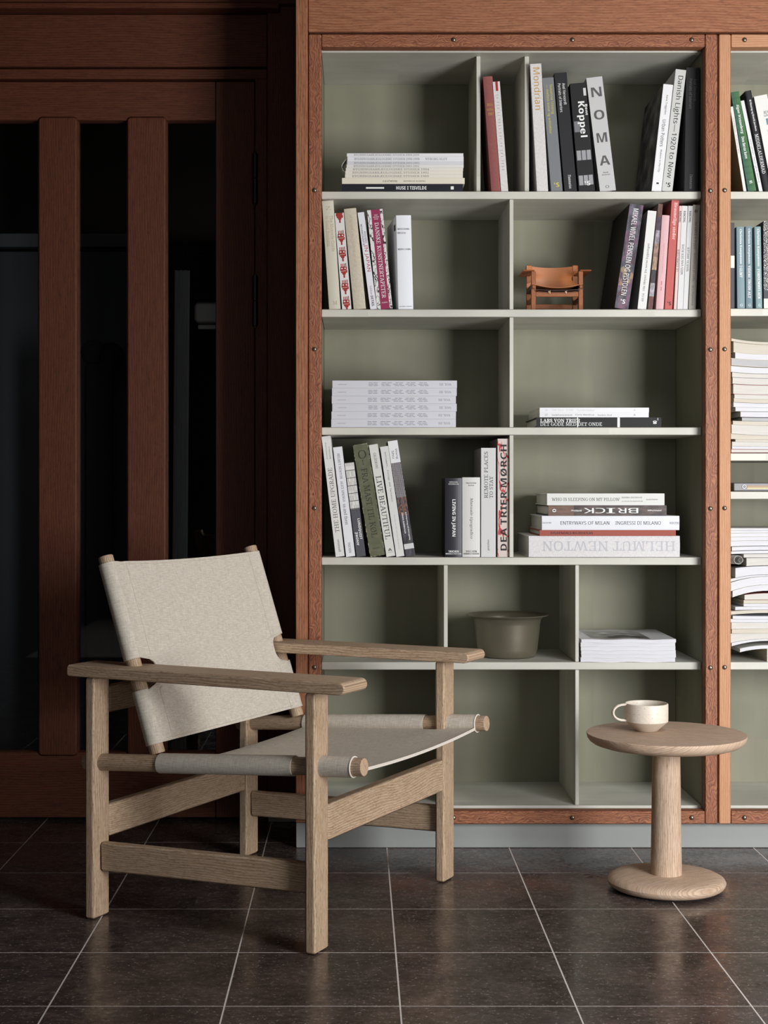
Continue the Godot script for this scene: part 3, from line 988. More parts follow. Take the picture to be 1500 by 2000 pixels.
func bookcase(label: String, ox: float, left_w: float, shelves: Array, dividers: Array) -> void:
	var o := thing("bookcase", label, "bookcase", Vector3(ox, 0, 0))
	var F := -3.77
	var B := -3.805
	var x0 := -0.1199
	var x1 := x0 + left_w
	var x2 := 0.8586
	var x3 := 0.8901
	var ls := part(o, "frame_stile", span(x0, x1 - 0.0002, 0.0667, 2.0161, B, F, 0.0035), M.figured if ox == 0.0 else M.fir_pale)
	var rs := part(o, "frame_stile", span(x2 + 0.0002, x3, 0.0667, 2.0161, B, F, 0.0035), M.figured)
	for y in [1.6302, 1.2384, 0.8465, 0.454]:
		if ox == 0.0: screw_head(ls, -0.1045, y)
		else: screw_head(ls, -0.1058, y)
		screw_head(rs, 0.8717, y - 0.001)
	var tr := part(o, "frame_rail", span(x1, x2, 1.9835, 2.0158, B, F - 0.0005, 0.0025, 0), M.figured if ox == 0.0 else M.fir_pale)
	var br := part(o, "frame_rail", span(x1, x2, 0.067, 0.0994, B, F - 0.0005, 0.0025, 0), M.figured)
	for x in [0.2387, 0.5316, 0.8258]:
		screw_head(tr, x, 2.0012)
		screw_head(br, x, 0.0832)
	if ox > 0.0:
		screw_head(tr, -0.0566, 2.0012)
		screw_head(br, -0.0566, 0.0832)
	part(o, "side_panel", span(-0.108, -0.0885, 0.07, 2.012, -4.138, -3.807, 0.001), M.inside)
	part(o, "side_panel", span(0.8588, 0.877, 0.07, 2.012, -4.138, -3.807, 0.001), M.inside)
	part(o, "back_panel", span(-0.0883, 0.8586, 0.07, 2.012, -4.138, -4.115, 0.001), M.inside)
	part(o, "top_panel", span(-0.0883, 0.8586, 1.981, 2.005, -4.1148, -3.81, 0.0015, 0), M.shelf)
	part(o, "bottom_panel", span(-0.0883, 0.8586, 0.085, 0.1051, -4.1148, -3.81, 0.0015, 0), M.shelf)
	for s in shelves:
		part(o, "shelf", span(-0.0883, 0.8586, s - 0.0196, s, -4.1148, -3.81, 0.0022, 0), M.shelf)
	for d in dividers:
		part(o, "divider", span(d[0], d[1], d[2], d[3], -4.1148, d[4], 0.0012), M.shelf)

func bookcases() -> void:
	var s := [1.6356, 1.3415, 1.0474, 0.7233, 0.4623]
	bookcase("tall built-in bookcase with figured red brown frame and grey green shelves behind the chair", 0.0, 0.0328, s, [
		[0.3, 0.3105, 1.6356, 1.9808, -3.84], [0.4211, 0.4326, 1.6356, 1.9808, -3.84],
		[0.3805, 0.3905, 1.3415, 1.616, -3.813], [0.3805, 0.3905, 1.0474, 1.3219, -3.813], [0.3805, 0.3905, 0.7233, 1.0278, -3.813],
		[0.2165, 0.2265, 0.4623, 0.7037, -3.813], [0.5445, 0.554, 0.4623, 0.7037, -3.813],
		[0.2165, 0.2265, 0.1051, 0.4427, -3.813], [0.5445, 0.554, 0.1051, 0.4427, -3.813]])
	bookcase("second built-in bookcase with a pale timber stile at the right edge of the picture", 1.0126, 0.0303, [1.6356, 1.3436, 0.983, 0.8875, 0.4623], [])

# ---------------------------------------------------------------- chair
func easy_chair() -> void:
	var o := thing("easy_chair", "oak easy chair with pale linen canvas seat and back standing before the bookcase", "chair", Vector3(-0.1713, 0, -3.3473), deg_to_rad(62.6))
	rng.seed = 31
	for q in [[-0.3025, 0.262], [0.3025, 0.262], [-0.3025, -0.262], [0.3025, -0.262]]:
		part(o, "leg", span(q[0] - 0.029, q[0] + 0.029, 0.0, 0.5045, q[1] - 0.0125, q[1] + 0.0125, 0.0065), M.oak)
	# arms: flat boards with a bullnose at the front
	for s in [-1, 1]:
		var prof := [Vector2(-0.306, 0.5045), Vector2(-0.31, 0.5085), Vector2(-0.31, 0.5245), Vector2(-0.306, 0.5285)]
		for k in 9:
			var a := PI / 2 - PI * k / 8.0
			prof.append(Vector2(0.333 + 0.012 * cos(a), 0.5165 + 0.012 * sin(a)))
		var st := begin()
		prism(st, prof, -0.049, 0.049, 0.003, Vector2(rng.randf(), rng.randf() * 0.5))
		part(o, "armrest", done(st), M.oak, put(s * 0.296, 0, 0))
	# rails between the legs
	part(o, "front_rail", span(-0.2735, 0.2735, 0.2085, 0.2815, 0.248, 0.273, 0.005, 0), M.oak)
	part(o, "rear_rail", span(-0.2735, 0.2735, 0.162, 0.232, -0.274, -0.252, 0.005, 0), M.oak)
	part(o, "upper_rear_rail", span(-0.2735, 0.2735, 0.424, 0.481, -0.272, -0.25, 0.005, 0), M.oak)
	for s in [-1, 1]:
		var m := box(Vector3.ZERO, Vector3(0.022, 0.06, 0.499), 0.005, 2)
		part(o, "side_rail", m, M.oak, Transform3D(Basis(Vector3.RIGHT, -0.026), Vector3(s * 0.3, 0.1345, 0)))
	# the two round bars that carry the seat fall towards the back, the two that carry the backrest lean with it
	var seat_a := Vector3(0, 0.3215, -0.29)
	var seat_b := Vector3(0, 0.3655, 0.366)
	for s in [-1, 1]:
		var st2 := begin()
		rod(st2, seat_a + Vector3(s * 0.3025, 0, 0), seat_b + Vector3(s * 0.3025, 0, 0), 0.0176, 32, 0.0012, Vector2(0.3 * s + 0.5, 0.1))
		part(o, "seat_bar", done(st2), M.oak)
		var st3 := begin()
		rod(st3, Vector3(s * 0.29, 0.3505, -0.118), Vector3(s * 0.29, 0.7535, -0.2505), 0.0158, 32, 0.0015, Vector2(0.2 * s + 0.4, 0.2))
		part(o, "back_bar", done(st3), M.oak)
	# seat canvas: a sheet slung between the bars with a sleeve round each of them, cut out round the front legs
	var R := 0.0192
	var along := func(z: float) -> float: return lerpf(seat_a.y, seat_b.y, (z - seat_a.z) / (seat_b.z - seat_a.z))
	var st4 := begin()
	for q in [[-0.102, 0.214, 9], [0.274, 0.343, 4]]:
		for s in [-1, 1]:
			var g := []
			for i in q[2]:
				var z := lerpf(q[0], q[1], float(i) / (q[2] - 1))
				var row := []
				for k in 25:
					var a := -0.6 + TAU * 0.97 * k / 24.0
					row.append(Vector3(s * (0.3025 - R * cos(a)), along.call(z) + R * sin(a) , z))
				g.append(row)
			cloth(st4, g, 0.0022, Vector2(0.13 * s + 0.3, 0.2))
	var sheet := []
	var ZN := 30
	for i in ZN + 1:
		var z := lerpf(-0.102, 0.343, float(i) / ZN)
		var row := []
		var half := 0.286
		if z > 0.214 and z < 0.274:
			var f := (z - 0.244) / 0.03
			half = 0.286 - 0.016 * pow(maxf(0.0, 1.0 - f * f * f * f), 0.5)
		for j in 41:
			var u := 2.0 * j / 40.0 - 1.0
			var x := u * half
			var y: float = along.call(z) - 0.0105 - 0.0085 * (1.0 - pow(u, 2.0)) - 0.002 * (1.0 - u * u) * sin(z * 9.0)
			row.append(Vector3(x, y, z))
		sheet.append(row)
	cloth(st4, sheet, 0.0026, Vector2(0.2, 0.1))
	part(o, "seat_canvas", done(st4), M.canvas)
	var st5 := begin()
	for dy in [0.0016, -0.0016]:
		var edge := []
		for j in 41: edge.append(sheet[ZN][j] + Vector3(0, dy, 0.0006))
		cord(st5, edge, 0.0018, 8)
	for s in [-1, 1]:
		var loop := []
		for k in 25:
			var a := -0.6 + TAU * 0.97 * k / 24.0
			loop.append(Vector3(s * (0.3025 - (R + 0.0004) * cos(a)), along.call(0.343) + (R + 0.0004) * sin(a), 0.3435))
		cord(st5, loop, 0.0017, 8)
	part(o, "seat_piping", done(st5), M.piping, Transform3D(), "pale doubled piping along the front edge of the seat")
	# back canvas: the sheet passes before the bars, its sleeves go round behind them, cut out where the arms pass
	var b0 := Vector3(0, 0.3505, -0.118)
	var b1 := Vector3(0, 0.7535, -0.2505)
	var up := (b1 - b0).normalized()
	var fw := Vector3(0, -up.z, up.y)
	var L := b0.distance_to(b1)
	var Rb := 0.0178
	var st6 := begin()
	for q in [[0.02, 0.134, 6], [0.2, 0.408, 9]]:
		for s in [-1, 1]:
			var g2 := []
			for i in q[2]:
				var t := lerpf(q[0], q[1], float(i) / (q[2] - 1))
				var row2 := []
				for k in 29:
					var a2 := PI / 2 - TAU * 0.93 * k / 28.0
					row2.append(b0 + up * t + Vector3(s * (0.29 + Rb * cos(a2)), 0, 0) + fw * Rb * sin(a2))
				g2.append(row2)
			cloth(st6, g2, 0.0024, Vector2(0.1 + 0.2 * s, 0.3))
	var back := []
	var TN := 56
	for i in TN + 1:
		var t := lerpf(0.02, 0.408, float(i) / TN)
		var half := 0.2905
		if t > 0.134 and t < 0.2:
			var f := (t - 0.167) / 0.033
			half = 0.2905 - 0.05 * pow(maxf(0.0, 1.0 - pow(absf(f), 3.2)), 0.5)
		var row3 := []
		for j in 41:
			var u := 2.0 * j / 40.0 - 1.0
			var x := u * half
			var sagb := -0.009 * (1.0 - pow(absf(u), 2.4)) - 0.0035 * exp(-pow((absf(x) - 0.262) / 0.01, 2.0))
			row3.append(b0 + up * (t - 0.004 * (1.0 - u * u) * (1.0 if t > 0.3 else 0.0)) + Vector3(x, 0, 0) + fw * (Rb + sagb))
		back.append(row3)
	cloth(st6, back, 0.0026, Vector2(0.35, 0.6))
	part(o, "back_canvas", done(st6), M.canvas)
	var st7 := begin()
	for s in [0, 1]:
		for q in [[0.022, 0.134], [0.2, 0.406]]:
			var seam := []
			for i in 20:
				var t := lerpf(q[0], q[1], i / 19.0)
				var f2 := (t - 0.02) / 0.388 * TN
				var r0: Vector3 = back[int(f2)][3 if s == 0 else 37]
				var r1: Vector3 = back[mini(int(f2) + 1, TN)][3 if s == 0 else 37]
				seam.append(r0.lerp(r1, f2 - floorf(f2)) + fw * 0.0014)
			cord(st7, seam, 0.0005, 6)
	for j in [0, TN]:
		var hem := []
		for k in range(2, 39): hem.append(back[j][k] + fw * 0.0014 + up * (0.006 if j == 0 else -0.006))
		cord(st7, hem, 0.0004, 6)
	part(o, "stitching", done(st7), M.stitch)

# ---------------------------------------------------------------- table and cup
func side_table() -> void:
	var o := thing("side_table", "small round oak pedestal table with a pebble shaped foot standing right of the chair", "table", Vector3(0.692, 0, -3.42))
	var st := begin()
	lathe(st, [Vector2(0.0, 0.3195), Vector2(0.135, 0.3195), Vector2(0.15, 0.3215), Vector2(0.1625, 0.3255), Vector2(0.1705, 0.331), Vector2(0.1748, 0.3375), Vector2(0.1762, 0.343), Vector2(0.1766, 0.3472), Vector2(0.1762, 0.348), Vector2(0.174, 0.3482), Vector2(0.0, 0.3482)], 96, true, Vector2(0.2, 0.3))
	part(o, "tabletop", done(st), M.oak_table, Transform3D(Basis(Vector3.UP, -0.5), Vector3.ZERO))
	var st2 := begin()
	lathe(st2, [Vector2(0.0345, 0.03), Vector2(0.0342, 0.06), Vector2(0.0325, 0.18), Vector2(0.0308, 0.3), Vector2(0.0306, 0.3198)], 48, false, Vector2(0.4, 0.62))
	part(o, "column", done(st2), M.oak_table)
	var st3 := begin()
	lathe(st3, [Vector2(0.0, 0.0045), Vector2(0.112, 0.0045), Vector2(0.12, 0.0055), Vector2(0.1265, 0.0095), Vector2(0.1305, 0.0155), Vector2(0.131, 0.0195), Vector2(0.128, 0.0248), Vector2(0.121, 0.029), Vector2(0.11, 0.0318), Vector2(0.09, 0.0335), Vector2(0.06, 0.034), Vector2(0.0, 0.034)], 96, true, Vector2(0.55, 0.1))
	part(o, "foot", done(st3), M.oak_table, Transform3D(Basis(Vector3.UP, 0.6), Vector3.ZERO))
	var st4 := begin()
	lathe(st4, [Vector2(0.0, 0.0), Vector2(0.11, 0.0), Vector2(0.111, 0.001), Vector2(0.111, 0.0048), Vector2(0.0, 0.0048)], 64)
	part(o, "shadow_gap_pad", done(st4), paint(20, 18, 18, 0.9), Transform3D(), "black pad standing for the shadow gap under the foot")  # black disc painted in place of the shadow gap below the foot
	var c := thing("cup", "speckled cream stoneware cup with a looped handle standing on the side table", "cup", Vector3(0.654, 0.3483, -3.452))
	var st5 := begin()
	lathe(st5, [Vector2(0.0, 0.0005), Vector2(0.0225, 0.0), Vector2(0.0245, 0.0012), Vector2(0.0465, 0.0205), Vector2(0.0481, 0.0225)], 64)
	part(c, "base", done(st5), M.stoneware_raw, Transform3D(), "unglazed tapering lower part")
	var st6 := begin()
	lathe(st6, [Vector2(0.0481, 0.0225), Vector2(0.0484, 0.03), Vector2(0.0484, 0.0605), Vector2(0.0478, 0.0622), Vector2(0.0466, 0.0628), Vector2(0.0454, 0.062), Vector2(0.0448, 0.06), Vector2(0.0446, 0.026), Vector2(0.04, 0.0195), Vector2(0.02, 0.0045), Vector2(0.0, 0.004)], 64)
	part(c, "bowl", done(st6), M.stoneware)
	var st7 := begin()
	var path := []
	for k in 15:
		var a := PI / 2 + PI * k / 14.0
		var rx := 0.0235
		var ry := 0.0175
		path.append(Vector3(-0.0545 + rx * cos(a), 0.0425 + ry * sin(a), 0))
	path.push_front(Vector3(-0.0462, 0.061, 0))
	path.append(Vector3(-0.0462, 0.0238, 0))
	strap(st7, path, 0.012, 0.0052)
	part(c, "handle", done(st7), M.stoneware, Transform3D(Basis(Vector3.UP, 0.12), Vector3.ZERO))

# a flat strap with softened edges, swept along a line in the x-y plane: wide along z
func strap(st: SurfaceTool, path: Array, wide: float, thick: float) -> void:
	var last := []
	for i in path.size():
		var d: Vector3 = (path[mini(i + 1, path.size() - 1)] - path[maxi(i - 1, 0)]).normalized()
		var n := Vector3(-d.y, d.x, 0)
		var ring := []
		for k in 13:
			var a := TAU * k / 12.0
			var c := Vector2(signf(cos(a)) * pow(absf(cos(a)), 0.6), signf(sin(a)) * pow(absf(sin(a)), 0.6))
			ring.append([path[i] + n * thick * 0.5 * c.y + Vector3(0, 0, wide * 0.5 * c.x), (n * c.y * 1.4 + Vector3(0, 0, c.x)).normalized()])
		if i > 0:
			for k in 12:
				face(st, [last[k][0], ring[k][0], ring[k + 1][0], last[k + 1][0]], [last[k][1], ring[k][1], ring[k + 1][1], last[k + 1][1]], [Vector2(i * 0.01, 0), Vector2(i * 0.01, 0), Vector2(i * 0.01, 0), Vector2(i * 0.01, 0)])
		last = ring

# ---------------------------------------------------------------- things on the shelves
func bowl_and_papers() -> void:
	var b := thing("pot", "dull bronze glazed pot with a flared rim on the fifth shelf", "pot", Vector3(0.387, 0.4624, -3.935))
	var st := begin()
	lathe(st, [Vector2(0.0, 0.001), Vector2(0.062, 0.0), Vector2(0.069, 0.002), Vector2(0.0745, 0.009), Vector2(0.0775, 0.022), Vector2(0.0815, 0.055), Vector2(0.0845, 0.085), Vector2(0.0868, 0.097), Vector2(0.093, 0.1035), Vector2(0.1045, 0.1065), Vector2(0.1052, 0.108), Vector2(0.104, 0.1092), Vector2(0.092, 0.107), Vector2(0.086, 0.1035), Vector2(0.0825, 0.096), Vector2(0.079, 0.07), Vector2(0.072, 0.012), Vector2(0.06, 0.006), Vector2(0.0, 0.005)], 80)
	part(b, "vessel", done(st), M.pot)
	# the pile of booklets right of it; the top one has a photograph on its cover
	var words := ["lowest", "fifth from the top", "fourth from the top", "third from the top", "second from the top"]
	var y := 0.4625
	for k in 6:
		var th: float = [0.0108, 0.0088, 0.0092, 0.0096, 0.0094, 0.0083][k]
		var label: String = "white booklet with a grey cover photograph, uppermost of the pile on the fifth shelf" if k == 5 else "white wavy booklet, %s of the pile on the fifth shelf" % words[k]
		var o := thing("booklet", label, "booklet", Vector3(0.5565 + 0.0006 * ((k * 3) % 4), y, -3.806 + 0.0006 * (k % 3)), 0.0, "white booklets in the pile on the fifth shelf")
		for pass_ in 3:
			var lo := [0.0005, 0.0, th - 0.0006][pass_] as float
			var hi := [th - 0.0006, 0.0005, th - 0.0002][pass_] as float
			var ins := 0.0008 if pass_ == 0 else 0.0
			var s2 := begin()
			var uo := Vector2(0.1 * k, 0.07 * k)
			for i in 16:
				var xa := lerpf(ins, 0.236, i / 16.0)
				var xb := lerpf(ins, 0.236, (i + 1) / 16.0)
				var wa := 0.0009 * sin(xa * 60.0 + 0.5)
				var wb := 0.0009 * sin(xb * 60.0 + 0.5)
				var A := Vector3(xa, lo + wa, -ins)
				var Bq := Vector3(xb, lo + wb, -ins)
				var C := Vector3(xb, hi + wb, -ins)
				var D := Vector3(xa, hi + wa, -ins)
				var kz := Vector3(0, 0, -0.264)
				var f := Vector3(0, 0, 1)
				face(s2, [A, Bq, C, D], [f, f, f, f], [uo + Vector2(xa, 0), uo + Vector2(xb, 0), uo + Vector2(xb, hi - lo), uo + Vector2(xa, hi - lo)])
				face(s2, [A + kz, Bq + kz, C + kz, D + kz], [-f, -f, -f, -f], [uo, uo, uo, uo])
				face(s2, [D, C, C + kz, D + kz], [Vector3.UP, Vector3.UP, Vector3.UP, Vector3.UP], [uo, uo, uo, uo])
				face(s2, [A, Bq, Bq + kz, A + kz], [Vector3.DOWN, Vector3.DOWN, Vector3.DOWN, Vector3.DOWN], [uo, uo, uo, uo])
				if i == 0: face(s2, [A, D, D + kz, A + kz], [Vector3.LEFT, Vector3.LEFT, Vector3.LEFT, Vector3.LEFT], [uo, uo, uo, uo])
				if i == 15: face(s2, [Bq, C, C + kz, Bq + kz], [Vector3.RIGHT, Vector3.RIGHT, Vector3.RIGHT, Vector3.RIGHT], [uo, uo, uo, uo])
			part(o, "pages" if pass_ == 0 else "cover", done(s2), M.pages_white if pass_ == 0 else paint(226, 226, 228))
		if k == 5:
			var ph := begin()
			var up := Vector3.UP
			var q := []
			for i in 13:
				var x := lerpf(0.03, 0.178, i / 12.0)
				q.append(Vector3(x, th + 0.0001 + 0.0009 * sin(x * 60.0 + 0.5), 0))
			for i in 12:
				var z0 := Vector3(0, 0, -0.028)
				var z1 := Vector3(0, 0, -0.21)
				face(ph, [q[i] + z0, q[i + 1] + z0, q[i + 1] + z1, q[i] + z1], [up, up, up, up], [Vector2(i / 12.0, 1), Vector2((i + 1) / 12.0, 1), Vector2((i + 1) / 12.0, 0), Vector2(i / 12.0, 0)])
			part(o, "cover_photograph", done(ph), pic.interior_photo)
		y += th + 0.0001

func small_chair() -> void:
	var o := thing("toy_chair", "miniature wooden armchair with tan leather seat and back on the second shelf", "miniature chair", Vector3(0.5075, 1.3416, -3.93))
	var wd: Material = M.small_wood
	for s in [-1, 1]:
		part(o, "front_leg", span(s * 0.0598 - 0.0057, s * 0.0598 + 0.0057, 0.0, 0.1035, 0.047, 0.058, 0.0012), wd)
		part(o, "rear_leg", span(s * 0.0598 - 0.0068, s * 0.0598 + 0.0068, 0.0, 0.1275, -0.054, -0.043, 0.0012), wd)
		var st := begin()
		prism(st, [Vector2(-0.052, 0.1038), Vector2(-0.052, 0.1072), Vector2(0.058, 0.1072), Vector2(0.0595, 0.1055), Vector2(0.058, 0.1038)], -0.0145, 0.0145, 0.0008, Vector2(0.3, 0.2))
		part(o, "armrest", done(st), wd, put(s * 0.072, 0, 0))
		part(o, "side_rail", span(s * 0.0598 - 0.0035, s * 0.0598 + 0.0035, 0.029, 0.041, -0.043, 0.047, 0.001, 2), wd)
		part(o, "seat_bar", span(s * 0.0598 - 0.0045, s * 0.0598 + 0.0045, 0.0595, 0.0685, -0.058, 0.0625, 0.002, 2), wd)
	part(o, "front_rail", span(-0.054, 0.054, 0.039, 0.0515, 0.0485, 0.0565, 0.001, 0), wd)
	part(o, "rear_rail", span(-0.053, 0.053, 0.0195, 0.032, -0.052, -0.045, 0.001, 0), wd)
	# leather back: a band that hangs between the rear posts and loops round them; cut out below where the arms pass
	var g := []
	for i in 13:
		var t := i / 12.0
		var row := []
		for j in 25:
			var u := 2.0 * j / 24.0 - 1.0
			var half := 0.0665
			if t > 0.18 and t < 0.62: half = 0.0665 - 0.0165 * pow(maxf(0.0, 1.0 - pow((t - 0.4) / 0.22, 2.0)), 0.5)
			var dip := 0.0052 * (1.0 - u * u) * t
			row.append(Vector3(u * half, 0.0755 + 0.0565 * t - dip, -0.0415 - 0.008 * (1.0 - u * u)))
		g.append(row)
	var st2 := begin()
	cloth(st2, g, 0.0014)
	part(o, "back_leather", done(st2), M.leather)
	for s in [-1, 1]:
		var st3 := begin()
		rbox(st3, Vector3(s * 0.0598, 0.1245, -0.0485), Vector3(0.0162, 0.0185, 0.0142), 0.003)
		part(o, "leather_loop", done(st3), M.leather)
	# seat leather, slung between the seat bars and strapped together underneath
	var g2 := []
	for i in 9:
		var z := lerpf(-0.046, 0.0605, i / 8.0)
		var row := []
		for j in 25:
			var u := 2.0 * j / 24.0 - 1.0
			row.append(Vector3(u * 0.064, 0.0702 - 0.0085 * (1.0 - u * u) + 0.0012 * u * u, z))
		g2.append(row)
	var st4 := begin()
	cloth(st4, g2, 0.0014)
	part(o, "seat_leather", done(st4), M.leather)
	var st5 := begin()
	var g3 := []
	for i in 9:
		var z := lerpf(-0.046, 0.059, i / 8.0)
		var row := []
		for j in 25:
			var u := 2.0 * j / 24.0 - 1.0
			row.append(Vector3(u * 0.0655, 0.0585 - 0.0035 * (1.0 - u * u), z))
		g3.append(row)
	cloth(st5, g3, 0.0012)
	for s in [-1, 1]: rbox(st5, Vector3(s * 0.0655, 0.0642, 0.007), Vector3(0.0014, 0.0125, 0.105), 0.0005)
	part(o, "seat_underside", done(st5), M.leather_dark)
	var st6 := begin()
	var line := []
	for j in 25:
		var u := 2.0 * j / 24.0 - 1.0
		line.append(Vector3(u * 0.057, 0.0545 - 0.0045 * (1.0 - u * u * u * u), 0.0595))
	cord(st6, line, 0.0011, 8)
	part(o, "strap", done(st6), M.leather_dark)
	for x in [-0.0205, 0.0215]:
		var st7 := begin()
		rbox(st7, Vector3(x, 0.0503, 0.0604), Vector3(0.0052, 0.0052, 0.0016), 0.0006)
		rod(st7, Vector3(x + 0.0012, 0.0462, 0.0614), Vector3(x + 0.002, 0.0545, 0.0614), 0.0007, 8, 0.0002)
		part(o, "buckle", done(st7), M.brass)

func right_bits() -> void:
	# a flat grey sleeve with tan strips and a clasp in the narrow slot, a roll of papers in the lower pile
	var o := thing("document_sleeve", "flat grey document sleeve with round white clasp in the right bookcase's narrow slot", "document sleeve", Vector3(0.941, 0.8878, -3.82))
	part(o, "body", span(0.0, 0.3, 0.0, 0.0215, -0.2, 0.0, 0.003, 0), paint(112, 112, 112, 0.35))
	part(o, "strip", span(0.034, 0.298, 0.0095, 0.0145, -0.001, 0.0006, 0.0003, 0), paint(176, 150, 122))
	part(o, "strip", span(0.034, 0.298, 0.0052, 0.0094, -0.001, 0.0006, 0.0003, 0), paint(206, 196, 156))
	var st := begin()
	var ring := []
	for k in 21: ring.append(Vector3(0.0262 + 0.0044 * cos(TAU * k / 20.0), 0.0115 + 0.0044 * sin(TAU * k / 20.0), 0.0012))
	cord(st, ring, 0.0011, 8)
	part(o, "clasp", done(st), paint(222, 222, 222))
	var r := thing("paper_roll", "roll of papers with nested rims wedged in the lower pile of the right bookcase", "paper roll", Vector3(0.9268, 0.7055, -3.806))
	for k in 6:
		var rad := 0.0108
		var x := 0.0112 + 0.0024 * k
		tube(r, "rolled_sheet", Vector3(x, 0.0115, -0.0035 * (5 - k)), rad, 0.0007, 0.17, paint(176, 174, 170) if k < 5 else paint(214, 212, 208))
	tube(r, "inner_roll", Vector3(0.0292, 0.0108, 0.001), 0.0062, 0.0007, 0.16, paint(150, 146, 138))

func tube(o: Node3D, called: String, at: Vector3, r: float, t: float, l: float, m: Material) -> void:
	var st := begin()
	lathe(st, [Vector2(r - t, -l), Vector2(r, -l), Vector2(r, 0), Vector2(r - t, 0), Vector2(r - t, -l)], 32)
	part(o, called, done(st), m, Transform3D(Basis(Vector3.RIGHT, PI / 2), at))

func _ready() -> void:
	# camera: about 54 mm on full frame, level, the lens shifted so that uprights stay upright
	var cam := Camera3D.new()
	cam.name = "camera"
	cam.projection = Camera3D.PROJECTION_FRUSTUM
	cam.near = 0.1
	cam.far = 60.0
	cam.size = 0.1 * 2000.0 / 2986.0
	cam.frustum_offset = Vector2(0.1 * 53.0 / 2986.0, -0.1 * 50.0 / 2986.0)
	add_child(cam)
	cam.position = Vector3(0, 0.9, 0)
	cam.current = true
	# overcast sky outside
	var env := Environment.new()
	var sky := Sky.new()
	var sm := ProceduralSkyMaterial.new()
	sm.sky_top_color = Color(0.6, 0.66, 0.74)
	sm.sky_horizon_color = Color(0.78, 0.8, 0.82)
	sm.ground_bottom_color = Color(0.3, 0.3, 0.28)
	sm.ground_horizon_color = Color(0.5, 0.5, 0.48)
	sm.sky_energy_multiplier = SKY
	sm.ground_energy_multiplier = SKY
	sky.sky_material = sm
	env.background_mode = Environment.BG_SKY
	env.sky = sky
	env.tonemap_mode = Environment.TONE_MAPPER_LINEAR
	env.tonemap_exposure = EXPOSURE
	env.sdfgi_enabled = true
	env.ssao_enabled = true
	env.ssil_enabled = true
	var we := WorldEnvironment.new()
	we.name = "environment"
	we.environment = env
	add_child(we)
	# daylight that comes in through the low window, a light as large as the pane just inside it
	var al := AreaLight3D.new()
	al.name = "window_daylight"
	al.area_size = Vector2(WX1 - WX0 - 0.08, WY1 - WY0 - 0.08)
	al.light_color = Color(0.985, 0.99, 1.0)
	al.light_energy = DAY
	al.area_normalize_energy = true
	al.area_range = 12.0
	al.area_attenuation = 2.0
	al.shadow_enabled = true
	add_child(al)
	al.position = Vector3((WX0 + WX1) * 0.5, (WY0 + WY1) * 0.5, WZ + 0.23)
	# weak fill light, added behind the camera in a made-up window
	var fl := AreaLight3D.new()
	fl.name = "rear_fill_light"
	fl.area_size = Vector2(1.5, 1.0)
	fl.light_color = Color(0.97, 0.985, 1.0)
	fl.light_energy = FILL
	fl.area_normalize_energy = true
	fl.area_range = 14.0
	fl.area_attenuation = 2.0
	fl.shadow_enabled = true
	add_child(fl)
	fl.position = Vector3(-0.1, 1.45, 2.12)
	# light from above, added for the seat and tabletop through a made-up rooflight
	var rl := AreaLight3D.new()
	rl.name = "added_top_light"
	rl.area_size = Vector2(1.1, 0.9)
	rl.light_color = Color(0.97, 0.985, 1.0)
	rl.light_energy = TOP_FILL
	rl.area_normalize_energy = true
	rl.area_range = 10.0
	rl.area_attenuation = 2.0
	rl.shadow_enabled = true
	add_child(rl)
	rl.position = Vector3(1.2, 2.62, -1.8)
	rl.rotation_degrees = Vector3(-90, 0, 0)
	rng.seed = 1
	materials()
	printed_matter()
	ink_mats()
	room()
	bookcases()
	easy_chair()
	side_table()
	things_on_shelves()
	bowl_and_papers()
	small_chair()
	right_piles()
	right_bits()

const WZ := -1.0
const WX0 := 1.5
const WX1 := 3.0
const WY0 := 0.3
const WY1 := 1.6
const SKY := 1.0
const DAY := 16.0
const FILL := 1.1
const TOP_FILL := 2.0
const EXPOSURE := 0.95

